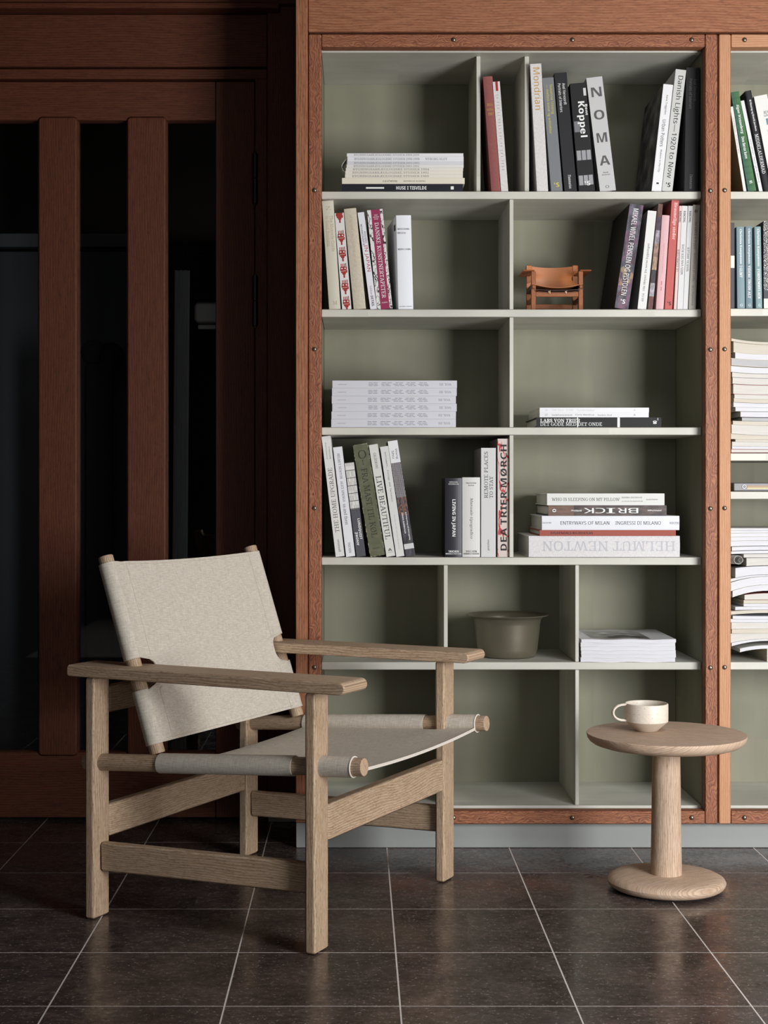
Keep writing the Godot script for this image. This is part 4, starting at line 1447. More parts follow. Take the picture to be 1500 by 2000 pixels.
func things_on_shelves() -> void:
	rng.seed = 4
	var ink := paint(40, 38, 38)
	var white_ink := paint(235, 235, 232)
	var grey_ink := paint(120, 118, 116)
	var gold := paint(190, 150, 84, 0.35)
	var o: Node3D
	o = book("navy hardback with white title, lowest of the stack lying on the top shelf", "spines lying in the stack on the top shelf", Vector3(0.2648, 1.6359, -3.82), PI / 2, 0.0198, 0.3026, 0.19, paint(22, 24, 34, 0.6), 1, 0, "pages", 0)
	spine(o, "HUSE I TISVILDE", 1, white_ink, 0.45, 0.7, 0.5, 0.0085, -90.0, 0, "title")
	field(o, "emblem", white_ink, 0.4, 0.6, 0.2, 0.35, 6e-05)
	field(o, "emblem", white_ink, 0.3, 0.7, 0.9, 0.925, 6e-05)
	o = book("cream book in a worn paper jacket lying on the navy hardback", "spines lying in the stack on the top shelf", Vector3(0.2693, 1.6559, -3.82), PI / 2, 0.0147, 0.3064, 0.19, paint(228, 220, 200, 0.6), 0, 0, "pages", 0)
	spine(o, "MARQUET", 2, ink, 0.33, 0.45, 0.5, 0.0055, 90.0, 0, "title")
	spine(o, "FRANCIS JOURDAIN", 2, ink, 0.5, 0.68, 0.5, 0.004, 90.0, 0, "title")
	o = book("thin cream paperback lying on the worn cream jacket, third from the bottom", "spines lying in the stack on the top shelf", Vector3(0.2648, 1.6708, -3.82), PI / 2, 0.009, 0.2942, 0.19, paint(228, 221, 206, 0.6), 0, 0, "pages", 0)
	spine(o, "BYGNINGSARKÆOLOGISKE STUDIER 1989", 2, grey_ink, 0.06, 0.71, 0.5, 0.0048, -90.0, 0, "title")
	o = book("thin cream paperback, fourth from the bottom of the stack on the top shelf", "spines lying in the stack on the top shelf", Vector3(0.2648, 1.68, -3.82), PI / 2, 0.0083, 0.2936, 0.19, paint(229, 222, 208, 0.6), 0, 0, "pages", 0)
	spine(o, "BYGNINGSARKÆOLOGISKE STUDIER 1992", 2, grey_ink, 0.06, 0.71, 0.5, 0.0048, -90.0, 0, "title")
	o = book("thin cream paperback, fifth from the bottom of the stack on the top shelf", "spines lying in the stack on the top shelf", Vector3(0.2655, 1.6885, -3.82), PI / 2, 0.0077, 0.293, 0.19, paint(228, 222, 210, 0.6), 0, 0, "pages", 0)
	spine(o, "BYGNINGSARKÆOLOGISKE STUDIER 1994", 2, grey_ink, 0.06, 0.71, 0.5, 0.0048, -90.0, 0, "title")
	o = book("thin pale grey paperback, fourth from the top of the stack on the top shelf", "spines lying in the stack on the top shelf", Vector3(0.2667, 1.6964, -3.82), PI / 2, 0.0077, 0.2923, 0.19, paint(226, 224, 220, 0.6), 0, 0, "pages", 0)
	spine(o, "BYGNINGSARKÆOLOGISKE STUDIER 2001-2002", 2, grey_ink, 0.06, 0.62, 0.5, 0.0048, -90.0, 0, "title")
	curled_leaf(o)
	o = book("thin grey white paperback, third from the top of the stack on the top shelf", "spines lying in the stack on the top shelf", Vector3(0.2667, 1.7043, -3.82), PI / 2, 0.0077, 0.291, 0.19, paint(214, 214, 216, 0.6), 0, 0, "pages", 0)
	spine(o, "BYGNINGSARKÆOLOGISKE STUDIER 2003-2005", 2, grey_ink, 0.06, 0.62, 0.5, 0.0048, -90.0, 0, "title")
	o = book("thicker white paperback, second from the top of the stack on the top shelf", "spines lying in the stack on the top shelf", Vector3(0.2667, 1.7121, -3.82), PI / 2, 0.0122, 0.2904, 0.19, paint(230, 230, 232, 0.6), 0, 0, "pages", 0)
	spine(o, "BYGNINGSARKÆOLOGISKE STUDIER 2006-2008", 2, grey_ink, 0.06, 0.62, 0.5, 0.0058, -90.0, 0, "title")
	spine(o, "NYBORG SLOT", 2, grey_ink, 0.67, 0.86, 0.5, 0.0058, -90.0, 0, "title")
	o = book("thin white paperback lying uppermost on the stack on the top shelf", "spines lying in the stack on the top shelf", Vector3(0.2661, 1.7245, -3.82), PI / 2, 0.0077, 0.291, 0.19, paint(232, 230, 230, 0.6), 0, 0, "pages", 0)
	spine(o, "BYGNINGSARKÆOLOGISKE STUDIER 2009-2010", 2, grey_ink, 0.06, 0.62, 0.5, 0.0048, -90.0, 0, "title")
	o = book("faded red cloth book with gold title leaning beside a divider on the top shelf", "books standing between the two top dividers", Vector3(0.3366, 1.6358, -3.822), 0.0735, 0.0236, 0.2893, 0.17, M.cloth_red, 1, 0.002, "pages", 0)
	across(o, "BYGG-", 3, gold, 0.2, 0.85, 0.245, 0.0066, 0.0, "title")
	across(o, "MÄSTARE", 3, gold, 0.1, 0.92, 0.285, 0.0066, 0.0, "title")
	across(o, "1907", 3, gold, 0.22, 0.85, 0.325, 0.0066, 0.0, "title")
	o = book("white cloth book with a short red ribbon leaning on the faded red book", "books standing between the two top dividers", Vector3(0.361, 1.6358, -3.822), 0.0775, 0.0176, 0.2763, 0.17, M.cloth_pale, 1, 0, "pages", 0)
	field(o, "ribbon", paint(170, 40, 44, 0.6), 0.35, 0.7, -0.002, 0.085, 6e-05)
	spine(o, "|| ||| || |||| ||| || ||| ||||", 0, grey_ink, 0.12, 0.8, 0.5, 0.006, -90.0, 0, "title")
	o = book("tall pale grey linen book with gold lettering, first right of the second divider", "large art books standing right of the dividers on the top shelf", Vector3(0.4506, 1.6358, -3.822), 0.0547, 0.0278, 0.3206, 0.24, M.cloth_pale, 1, 0, "pages", 0)
	spine(o, "Mondrian", 0, gold, 0.03, 0.36, 0.55, 0.017, -90.0, 0, "title")
	o = book("grey book with two lines of yellow lettering beside the pale grey linen book", "large art books standing right of the dividers on the top shelf", Vector3(0.4864, 1.6358, -3.822), 0.0801, 0.0281, 0.2858, 0.24, paint(124, 126, 128, 0.7), 1, 0, "pages", 0)
	spine(o, "Susanne Ussing", 0, M.yellow_ink, 0.06, 0.32, 0.68, 0.0085, -90.0, 0, "title")
	spine(o, "— mellem kunst og arkitektur", 0, M.yellow_ink, 0.06, 0.49, 0.34, 0.008, -90.0, 0, "title")
	across(o, "'S", 1, M.yellow_ink, 0.3, 0.75, 0.94, 0.011, 0.0, "title")
	o = book("tall black book with small white title leaning right of the yellow lettered grey book", "large art books standing right of the dividers on the top shelf", Vector3(0.5197, 1.6358, -3.822), 0.0873, 0.0306, 0.2984, 0.25, paint(34, 34, 36, 0.6), 1, 0, "pages", 0)
	spine(o, "Axel Vervoordt", 0, white_ink, 0.09, 0.27, 0.68, 0.0075, -90.0, 0, "title")
	spine(o, "Portraits of Interiors", 0, white_ink, 0.09, 0.33, 0.32, 0.0075, -90.0, 0, "title")
	spine(o, "Flammarion", 2, white_ink, 0.86, 0.975, 0.5, 0.007, -90.0, 0, "imprint")
	o = book("black book with bold white lettering and grey picture squares on its spine", "large art books standing right of the dividers on the top shelf", Vector3(0.5555, 1.6358, -3.822), 0.085, 0.0399, 0.2719, 0.24, paint(30, 29, 30, 0.6), 1, 0, "pages", 0)
	spine(o, "Koppel", 1, white_ink, 0.17, 0.5, 0.55, 0.022, -90.0, 0, "title")
	spine(o, "Bent", 1, white_ink, 0.2, 0.3, 0.9, 0.006, -90.0, 0, "title")
	field(o, "picture_square", paint(158, 158, 160, 0.6), 0.06, 0.32, 0.62, 0.71, 6e-05)
	field(o, "picture_square", paint(158, 158, 160, 0.6), 0.37, 0.63, 0.62, 0.71, 6e-05)
	field(o, "picture_square", paint(158, 158, 160, 0.6), 0.6799999999999999, 0.94, 0.62, 0.71, 6e-05)
	field(o, "picture_square", paint(158, 158, 160, 0.6), 0.06, 0.32, 0.85, 0.94, 6e-05)
	field(o, "picture_square", paint(158, 158, 160, 0.6), 0.37, 0.63, 0.85, 0.94, 6e-05)
	field(o, "picture_square", paint(158, 158, 160, 0.6), 0.6799999999999999, 0.94, 0.85, 0.94, 6e-05)
	field(o, "picture_square", paint(120, 120, 124, 0.6), 0.05, 0.4, 0.35, 0.45, 6e-05)
	field(o, "picture_square", paint(206, 206, 204, 0.6), 0.8, 0.97, 0.05, 0.12, 6e-05)
	across(o, "'S", 1, white_ink, 0.4, 0.75, 0.925, 0.011, 0.0, "title")
	o = book("light grey book with four big dark capitals stacked down its spine", "large art books standing right of the dividers on the top shelf", Vector3(0.608, 1.6358, -3.822), 0.1209, 0.04, 0.2869, 0.24, paint(196, 196, 194, 0.6), 1, 0, "pages", 0)
	across(o, "N", 1, M.dim_ink, 0.2, 0.85, 0.13, 0.024, 0.0, "title")
	across(o, "O", 1, M.dim_ink, 0.2, 0.85, 0.33, 0.024, 0.0, "title")
	across(o, "M", 1, M.dim_ink, 0.2, 0.85, 0.53, 0.024, 0.0, "title")
	across(o, "A", 1, M.dim_ink, 0.2, 0.85, 0.73, 0.024, 0.0, "title")
	across(o, "René", 1, M.dim_ink, 0.35, 0.66, 0.835, 0.0035, 0.0, "title")
	across(o, "Redzepi", 1, M.dim_ink, 0.25, 0.76, 0.856, 0.0035, 0.0, "title")
	across(o, "O", 0, M.dim_ink, 0.38, 0.6, 0.96, 0.007, 0.0, "title")
	o = book("black book with faint grey title in shadow at the top shelf's right end", "large art books leaning at the right end of the top shelf", Vector3(0.8186, 1.6364, -3.822), -0.0175, 0.0332, 0.3109, 0.25, paint(24, 23, 25, 0.6), 1, 0, "pages", 0)
	spine(o, "Axel Vervoordt", 0, M.dim_ink, 0.09, 0.27, 0.7, 0.0075, -90.0, 0, "title")
	spine(o, "Portraits of Interiors", 0, M.dim_ink, 0.09, 0.33, 0.35, 0.0075, -90.0, 0, "title")
	spine(o, "Flammarion", 2, grey_ink, 0.86, 0.975, 0.5, 0.007, -90.0, 0, "imprint")
	o = book("light grey book with a long black title leaning right on the top shelf", "large art books leaning at the right end of the top shelf", Vector3(0.7626, 1.6388, -3.822), -0.1139, 0.0261, 0.3066, 0.25, paint(202, 202, 198, 0.6), 1, 0, "pages", 0)
	spine(o, "Danish Lights—1920 to Now", 0, ink, 0.05, 0.89, 0.5, 0.0165, -90.0, 0, "title")
	across(o, "'S", 1, ink, 0.3, 0.75, 0.945, 0.011, 0.0, "title")
	o = book("white spined book with a dark photographic cover leaning right on the top shelf", "large art books leaning at the right end of the top shelf", Vector3(0.7369, 1.6385, -3.822), -0.1108, 0.0242, 0.2694, 0.25, paint(232, 232, 232, 0.6), 0, 0, "pages", 0)
	spine(o, "Katie Treggiden", 0, ink, 0.1, 0.28, 0.5, 0.006, -90.0, 0, "title")
	spine(o, "Urban Potters", 0, ink, 0.33, 0.58, 0.5, 0.0095, -90.0, 0, "title")
	spine(o, "Makers in the City", 0, ink, 0.61, 0.82, 0.5, 0.006, -90.0, 0, "title")
	field(o, "imprint", ink, 0.4, 0.65, 0.915, 0.93, 6e-05)
	side_print(o, "front_cover", pic.grey_photo, 0.25)
	o = book("pale beige hardback with faint gold lettering against the left side of the second shelf", "books standing at the left end of the second shelf", Vector3(-0.0691, 1.3417, -3.822), 0.0667, 0.0285, 0.2727, 0.24, paint(206, 202, 184, 0.7), 1, 0.002, "pages", 0)
	spine(o, "The Monocle Guide", 2, M.faint_gold, 0.14, 0.47, 0.72, 0.0085, -90.0, 0, "title")
	spine(o, "to Good Business", 2, M.faint_gold, 0.14, 0.42, 0.36, 0.0085, -90.0, 0, "title")
	across(o, "Z", 2, M.faint_gold, 0.3, 0.7, 0.07, 0.009, 0.0, "title")
	across(o, "M", 2, M.faint_gold, 0.35, 0.75, 0.94, 0.01, 0.0, "title")
	o = book("white book with a column of red fork shapes on its spine", "books standing at the left end of the second shelf", Vector3(-0.0365, 1.3417, -3.822), 0.08, 0.023, 0.2416, 0.2, paint(222, 220, 216, 0.6), 1, 0, "pages", 0)
	forks(o)
	o = book("thick beige cloth book with a faint title, third from the left on the second shelf", "books standing at the left end of the second shelf", Vector3(-0.0077, 1.3417, -3.822), 0.0976, 0.0306, 0.253, 0.2, M.cloth_beige, 1, 0.002, "pages", 0)
	spine(o, "NORDISK LYS · DANSK DESIGN", 2, M.faint_gold, 0.06, 0.58, 0.5, 0.006, -90.0, 0, "title")
	o = book("slim white book with red lettering leaning on the thick beige cloth book", "books standing at the left end of the second shelf", Vector3(0.0339, 1.3417, -3.822), 0.1314, 0.0162, 0.2446, 0.2, paint(228, 228, 232, 0.6), 1, 0, "pages", 0)
	spine(o, "HOUSING", 0, ink, 0.2, 0.32, 0.72, 0.0045, -90.0, 0, "title")
	spine(o, "WOHNKONZEPTE", 0, ink, 0.12, 0.34, 0.3, 0.0045, -90.0, 0, "title")
	spine(o, "IN JAPAN", 0, M.red_ink, 0.34, 0.61, 0.52, 0.0105, -90.0, 0, "title")
	spine(o, "Edition", 0, grey_ink, 0.76, 0.85, 0.5, 0.005, -90.0, 0, "title")
	spine(o, "DETAIL", 1, ink, 0.86, 0.97, 0.5, 0.006, -90.0, 0, "title")
	o = book("book with a magenta band and white capitals over a black and white pattern", "books standing at the left end of the second shelf", Vector3(0.0506, 1.3417, -3.822), 0.1011, 0.0388, 0.2496, 0.2, paint(222, 220, 216, 0.6), 1, 0, "pages", 0)
	field(o, "spine_print", pic.wallpaper, 0, 1, 0, 1, 2e-05)
	field(o, "band", paint(148, 46, 84, 0.6), 0.24, 0.82, 0, 1, 6e-05)
	spine(o, "DANSKE KUNSTNERTAPETER", 2, white_ink, 0.13, 0.89, 0.53, 0.0098, -90.0, 0, "title")
	across(o, "VIGGO", 2, white_ink, 0.42, 0.64, 0.055, 0.0032, 0.0, "title")
	across(o, "ANDERSEN", 2, white_ink, 0.34, 0.72, 0.075, 0.0032, 0.0, "title")
	across(o, "POULIN", 2, white_ink, 0.4, 0.66, 0.095, 0.0032, 0.0, "title")
	across(o, "STRANDBERG", 2, white_ink, 0.34, 0.72, 0.935, 0.003, 0.0, "title")
	o = book("thick white book with small black words, rightmost of the second shelf's left group", "books standing at the left end of the second shelf", Vector3(0.1043, 1.3417, -3.822), 0.0257, 0.0374, 0.236, 0.19, paint(232, 233, 236, 0.5), 1, 0.0015, "pages", 0.1)
	across(o, "DESIGNING", 0, ink, 0.08, 0.85, 0.145, 0.0042, 0.0, "title")
	across(o, "DESIGN", 0, ink, 0.08, 0.6, 0.187, 0.0042, 0.0, "title")
	across(o, "KENYA HARA", 0, ink, 0.08, 0.92, 0.36, 0.0042, 0.0, "title")
	across(o, "Lars Müller Publishers", 0, ink, 0.08, 0.92, 0.965, 0.0022, 0.0, "title")
	barcode(o)
	o = book("grey beige book with a faint spaced title at the right end of the second shelf", "books leaning at the right end of the second shelf", Vector3(0.8296, 1.3424, -3.822), -0.0429, 0.0173, 0.262, 0.22, paint(176, 170, 160, 0.7), 1, 0, "pages", 0)
	spine(o, "Everyday Life—Signs of Awareness", 2, M.dim_ink, 0.46, 0.96, 0.5, 0.0062, 90.0, 0, "title")
	spine(o, "OSSA A TAKLAL", 2, M.dim_ink, 0.16, 0.42, 0.5, 0.005, 90.0, 0, "title")
	across(o, "B", 1, M.dim_ink, 0.25, 0.7, 0.06, 0.007, 0.0, "title")
	o = book("slim white book with black lettering, second from the right end of the second shelf", "books leaning at the right end of the second shelf", Vector3(0.8154, 1.3423, -3.822), -0.0517, 0.0115, 0.2597, 0.22, paint(214, 214, 212, 0.6), 0, 0, "pages", 0)
	spine(o, "MARCEL BREUER", 0, ink, 0.4, 0.63, 0.5, 0.0058, 90.0, 0, "title")
	spine(o, "TASCHEN", 1, ink, 0.05, 0.16, 0.5, 0.0055, 90.0, 0, "imprint")
	o = book("slim white book with black lettering, third from the right end of the second shelf", "books leaning at the right end of the second shelf", Vector3(0.801, 1.3424, -3.822), -0.048, 0.0137, 0.2596, 0.22, paint(216, 216, 214, 0.6), 0, 0, "pages", 0)
	spine(o, "MIES VAN DER ROHE", 0, ink, 0.37, 0.66, 0.5, 0.0058, 90.0, 0, "title")
	spine(o, "TASCHEN", 1, ink, 0.05, 0.16, 0.5, 0.0055, 90.0, 0, "imprint")
	o = book("slim pink white book squeezed right of the coral red book", "books leaning at the right end of the second shelf", Vector3(0.7925, 1.3421, -3.822), -0.0529, 0.0068, 0.2599, 0.22, paint(222, 196, 190, 0.6), 0, 0, "pages", 0)
	spine(o, "LE CORBUSIER", 0, ink, 0.42, 0.63, 0.5, 0.0052, 90.0, 0, "title")
	spine(o, "TASCHEN", 1, ink, 0.05, 0.16, 0.5, 0.005, 90.0, 0, "imprint")
	o = book("coral red book with pale lettering standing higher than its neighbours on the second shelf", "books leaning at the right end of the second shelf", Vector3(0.7695, 1.3429, -3.822), -0.0646, 0.0187, 0.2734, 0.23, paint(192, 96, 92, 0.6), 1, 0, "pages", 0)
	spine(o, "Hemmelige steder", 3, paint(238, 206, 196, 0.6), 0.02, 0.36, 0.55, 0.0105, -90.0, 0, "title")
	across(o, "'S", 1, ink, 0.3, 0.8, 0.945, 0.009, 0.0, "title")
	o = book("pale pink book left of the coral red book", "books leaning at the right end of the second shelf", Vector3(0.7479, 1.3429, -3.822), -0.0661, 0.0188, 0.2362, 0.22, paint(220, 178, 180, 0.6), 1, 0.0012, "pages", 0)
	spine(o, "Kjeld Ammundsen", 0, paint(196, 140, 142, 0.6), 0.3, 0.62, 0.5, 0.004, -90.0, 0, "title")
	spine(o, "— —", 0, paint(196, 140, 142, 0.6), 0.7, 0.8, 0.5, 0.003, -90.0, 0, "title")
	o = book("narrow book with a strip of brown and violet photographs on its spine", "books leaning at the right end of the second shelf", Vector3(0.7279, 1.3428, -3.822), -0.0982, 0.0113, 0.2652, 0.2, paint(150, 130, 120, 0.6), 0, 0, "pages", 0)
	field(o, "spine_print", pic.collage, 0, 1, 0, 1, 2e-05)
	o = book("white book with a spaced black title leaning right of the dark painted cover", "books leaning at the right end of the second shelf", Vector3(0.7017, 1.344, -3.822), -0.1052, 0.0216, 0.2475, 0.2, paint(224, 224, 220, 0.6), 1, 0, "pages", 0)
	spine(o, "60:14   Ole Meyer: De tavse bygninger", 2, ink, 0.33, 0.92, 0.5, 0.0065, 90.0, 0, "title")
	o = book("dark book with a painted spine and white lettering leaning right on the second shelf", "books leaning at the right end of the second shelf", Vector3(0.6446, 1.3467, -3.822), -0.1459, 0.0342, 0.2635, 0.25, paint(44, 40, 46, 0.6), 1, 0, "pages", 0)
	field(o, "spine_print", pic.painting, 0, 1, 0, 1, 2e-05)
	spine(o, "MIKAEL WIVEL PENSLEN OG PISTOLEN", 0, white_ink, 0.04, 0.87, 0.5, 0.0128, -90.0, 0, "title")
	across(o, "'S", 1, white_ink, 0.35, 0.7, 0.93, 0.011, 0.0, "title")
	side_print(o, "front_cover", paint(30, 25, 28, 0.5), 0.25)
	o = book("grey white paperback with fine print, lowest of six lying on the third shelf", "grey white volumes stacked on the third shelf", Vector3(0.2475, 1.0477, -3.82), PI / 2, 0.0201, 0.3115, 0.24, paint(206, 206, 211, 0.6), 0, 0, "pages", 0)
	spine(o, "VOL III", 2, grey_ink, 0.86, 0.955, 0.5, 0.0052, 90.0, 0, "title")
	spine(o, "ARK JOURNAL", 2, grey_ink, 0.045, 0.115, 0.5, 0.0024, 90.0, 0, "title")
	fine_print(o)
	o = book("grey white paperback with fine print, fifth from top of six lying on the third shelf", "grey white volumes stacked on the third shelf", Vector3(0.2475, 1.0681, -3.82), PI / 2, 0.0192, 0.3109, 0.24, paint(206, 206, 211, 0.6), 0, 0, "pages", 0)
	spine(o, "VOL III", 2, grey_ink, 0.86, 0.955, 0.5, 0.0052, 90.0, 0, "title")
	spine(o, "ARK JOURNAL", 2, grey_ink, 0.045, 0.115, 0.5, 0.0024, 90.0, 0, "title")
	fine_print(o)
	o = book("grey white paperback with fine print, fourth from top of six lying on the third shelf", "grey white volumes stacked on the third shelf", Vector3(0.2495, 1.0876, -3.82), PI / 2, 0.0188, 0.3109, 0.24, paint(206, 206, 211, 0.6), 0, 0, "pages", 0)
	spine(o, "VOL III", 2, grey_ink, 0.86, 0.955, 0.5, 0.0052, 90.0, 0, "title")
	spine(o, "ARK JOURNAL", 2, grey_ink, 0.045, 0.115, 0.5, 0.0024, 90.0, 0, "title")
	fine_print(o)
	o = book("grey white paperback with fine print, third from top of six lying on the third shelf", "grey white volumes stacked on the third shelf", Vector3(0.2475, 1.1067, -3.82), PI / 2, 0.0192, 0.3102, 0.24, paint(206, 206, 211, 0.6), 0, 0, "pages", 0)
	spine(o, "VOL III", 2, grey_ink, 0.86, 0.955, 0.5, 0.0052, 90.0, 0, "title")
	spine(o, "ARK JOURNAL", 2, grey_ink, 0.045, 0.115, 0.5, 0.0024, 90.0, 0, "title")
	fine_print(o)
	o = book("grey white paperback with fine print, second from top of six lying on the third shelf", "grey white volumes stacked on the third shelf", Vector3(0.2495, 1.1262, -3.82), PI / 2, 0.0192, 0.3115, 0.24, paint(206, 206, 211, 0.6), 0, 0, "pages", 0)
	spine(o, "VOL III", 2, grey_ink, 0.86, 0.955, 0.5, 0.0052, 90.0, 0, "title")
	spine(o, "ARK JOURNAL", 2, grey_ink, 0.045, 0.115, 0.5, 0.0024, 90.0, 0, "title")
	fine_print(o)
	o = book("grey white paperback with fine print, topmost of six lying on the third shelf", "grey white volumes stacked on the third shelf", Vector3(0.2501, 1.1457, -3.82), PI / 2, 0.0187, 0.3111, 0.24, paint(206, 206, 211, 0.6), 0, 0, "pages", 0)
	spine(o, "VOL III", 2, grey_ink, 0.86, 0.955, 0.5, 0.0052, 90.0, 0, "title")
	spine(o, "ARK JOURNAL", 2, grey_ink, 0.045, 0.115, 0.5, 0.0024, 90.0, 0, "title")
	fine_print(o)
	o = book("thick black book with white capitals lying under two white paperbacks on the third shelf", "books lying at the left of the right compartment on the third shelf", Vector3(0.7608, 1.0477, -3.82), PI / 2, 0.0246, 0.312, 0.24, paint(30, 30, 31, 0.6), 1, 0, "pages", 0)
	spine(o, "LARS VON TRIER", 3, white_ink, 0.03, 0.35, 0.69, 0.0085, -90.0, 0, "title")
	spine(o, "DET GODE MED DET ONDE", 2, white_ink, 0.03, 0.525, 0.32, 0.0085, -90.0, 0, "title")
	field(o, "stripe", white_ink, 0, 1, 0.325, 0.333, 6e-05)
	field(o, "stripe", white_ink, 0, 1, 0.648, 0.668, 6e-05)
	across(o, "8", 1, white_ink, 0.3, 0.7, 0.948, 0.008, 90.0, "title")
	field(o, "mark", white_ink, 0.7, 0.95, 0.97, 0.974, 6e-05)
	o = book("thin white paperback lying on the thick black book", "books lying at the left of the right compartment on the third shelf", Vector3(0.7292, 1.0726, -3.82), PI / 2, 0.0118, 0.2725, 0.24, paint(226, 226, 228, 0.6), 0, 0, "pages", 0)
	spine(o, "Vadehavscentret", 0, grey_ink, 0.11, 0.3, 0.5, 0.005, -90.0, 0, "title")
	spine(o, "Dorte Mandrup", 0, grey_ink, 0.33, 0.5, 0.5, 0.005, -90.0, 0, "title")
	spine(o, "Stedets Ånd", 0, grey_ink, 0.53, 0.66, 0.5, 0.005, -90.0, 0, "title")
	spine(o, "A", 0, grey_ink, 0.86, 0.88, 0.5, 0.005, -90.0, 0, "title")
	spine(o, "07", 0, grey_ink, 0.05, 0.075, 0.5, 0.005, -90.0, 0, "title")
	o = book("thin white paperback lying uppermost above the thick black book", "books lying at the left of the right compartment on the third shelf", Vector3(0.7298, 1.0845, -3.82), PI / 2, 0.0122, 0.2731, 0.24, paint(230, 230, 232, 0.6), 0, 0, "pages", 0)
	spine(o, "THE SILO   COBE", 0, paint(196, 196, 196, 0.6), 0.11, 0.31, 0.5, 0.005, -90.0, 0, "title")
	spine(o, "Transformation", 0, paint(196, 196, 196, 0.6), 0.34, 0.5, 0.5, 0.005, -90.0, 0, "title")
	spine(o, "A", 0, paint(180, 180, 180, 0.6), 0.86, 0.88, 0.5, 0.005, -90.0, 0, "title")
	spine(o, "06", 0, paint(196, 196, 196, 0.6), 0.05, 0.075, 0.5, 0.005, -90.0, 0, "title")
	o = book("tall white book with wide grey lettering leaning on the left side of the fourth shelf", "books leaning at the left end of the fourth shelf", Vector3(-0.0527, 0.7235, -3.822), 0.1176, 0.0222, 0.3029, 0.22, paint(222, 222, 218, 0.6), 1, 0, "pages", 0)
	spine(o, "THE HOME UPGRADE", 2, M.dim_ink, 0.265, 0.8, 0.5, 0.0105, 90.0, 0, "title")
	spine(o, "gestalten", 0, ink, 0.86, 0.96, 0.5, 0.0068, 90.0, 0, "imprint")
	spine(o, "New Homes in", 0, ink, 0.09, 0.19, 0.68, 0.003, 90.0, 0, "title")
	spine(o, "Remodeled Buildings", 0, ink, 0.05, 0.19, 0.35, 0.003, 90.0, 0, "title")
	o = book("white book with serif lettering, second from the left on the fourth shelf", "books leaning at the left end of the fourth shelf", Vector3(-0.0266, 0.7235, -3.822), 0.1202, 0.0227, 0.2758, 0.2, paint(226, 227, 230, 0.6), 1, 0, "pages", 0)
	spine(o, "HELMUT NEWTON   ALICE SPRINGS", 2, ink, 0.06, 0.5, 0.5, 0.0058, -90.0, 0, "title")
	spine(o, "us and them", 2, ink, 0.52, 0.71, 0.5, 0.0082, -90.0, 0, "title")
	spine(o, "TASCHEN", 0, ink, 0.87, 0.965, 0.5, 0.006, -90.0, 0, "imprint")
	o = book("short book with a black and white striped grid above a charcoal foot", "books leaning at the left end of the fourth shelf", Vector3(-0.0006, 0.7235, -3.822), 0.127, 0.0232, 0.2371, 0.2, paint(80, 80, 86, 0.6), 1, 0, "pages", 0)
	field(o, "pattern", pic.stripes, 0, 1, 0, 0.495, 6e-05)
	spine(o, "LUNDQUIST", 1, white_ink, 0.6, 0.82, 0.7, 0.0075, -90.0, 0, "title")
	spine(o, "ANDRÉ", 1, white_ink, 0.74, 0.88, 0.28, 0.0075, 90.0, 0, "title")
	o = book("worn olive green book with dark capitals leaning on the fourth shelf", "books leaning at the left end of the fourth shelf", Vector3(0.0339, 0.7235, -3.822), 0.1563, 0.0367, 0.2819, 0.22, pic.olive, 1, 0, "pages", 0)
	spine(o, "FRA MAST TIL KØL", 2, M.dark_olive, 0.215, 0.83, 0.5, 0.0155, -90.0, 0, "title")
	across(o, "O", 2, M.dark_olive, 0.25, 0.8, 0.09, 0.021, 0.0, "title")
	across(o, "I", 2, M.dark_olive, 0.45, 0.55, 0.16, 0.012, 0.0, "title")
	across(o, "THANING", 2, M.dark_olive, 0.25, 0.75, 0.93, 0.004, 0.0, "title")
	worn_edges(o)
	o = book("ivory book with elegant tall capitals right of the olive green book", "books leaning at the left end of the fourth shelf", Vector3(0.0742, 0.7235, -3.822), 0.157, 0.0221, 0.283, 0.2, paint(212, 212, 204, 0.6), 1, 0, "pages", 0)
	spine(o, "LIVE BEAUTIFUL", 2, ink, 0.28, 0.845, 0.5, 0.0125, -90.0, 0, "title")
	spine(o, "CALDERONE", 2, ink, 0.075, 0.215, 0.5, 0.006, -90.0, 0, "title")
	across(o, "A", 1, ink, 0.3, 0.72, 0.94, 0.0065, 0.0, "title")
	field(o, "ring", ink, 0.25, 0.78, 0.962, 0.964, 6e-05)
	o = book("white book with typewriter lettering left of the photograph spine", "books leaning at the left end of the fourth shelf", Vector3(0.0989, 0.7235, -3.822), 0.1477, 0.0203, 0.2779, 0.2, paint(214, 214, 210, 0.6), 1, 0, "pages", 0)
	spine(o, "Settlement, Ecology and Tectonics", 4, ink, 0.05, 0.5, 0.5, 0.0052, -90.0, 0, "title")
	spine(o, "the city on the hill and the house", 2, grey_ink, 0.62, 0.93, 0.5, 0.0022, -90.0, 0, "title")
	o = book("book with photographs of steel roofs on its spine under a small white head", "books leaning at the left end of the fourth shelf", Vector3(0.1222, 0.7235, -3.822), 0.1552, 0.0243, 0.2923, 0.19, paint(70, 68, 72, 0.6), 0, 0, "pages", 0)
	field(o, "spine_print", pic.roofs, 0, 1, 0, 1, 2e-05)
	field(o, "head", paint(226, 226, 226, 0.6), 0, 1, 0, 0.19, 6e-05)
	spine(o, "Wang", 0, ink, 0.07, 0.16, 0.7, 0.006, -90.0, 0, "title")
	spine(o, "Shu", 0, ink, 0.085, 0.15, 0.35, 0.006, -90.0, 0, "title")
	field(o, "foot", paint(206, 206, 206, 0.6), 0, 1, 0.89, 0.935, 6e-05)
	spine(o, "Reinterpreting and Reimagining", 1, white_ink, 0.62, 0.86, 0.7, 0.0042, -90.0, 0, "title")
	spine(o, "Chinese Architecture", 1, white_ink, 0.62, 0.8, 0.35, 0.0042, -90.0, 0, "title")
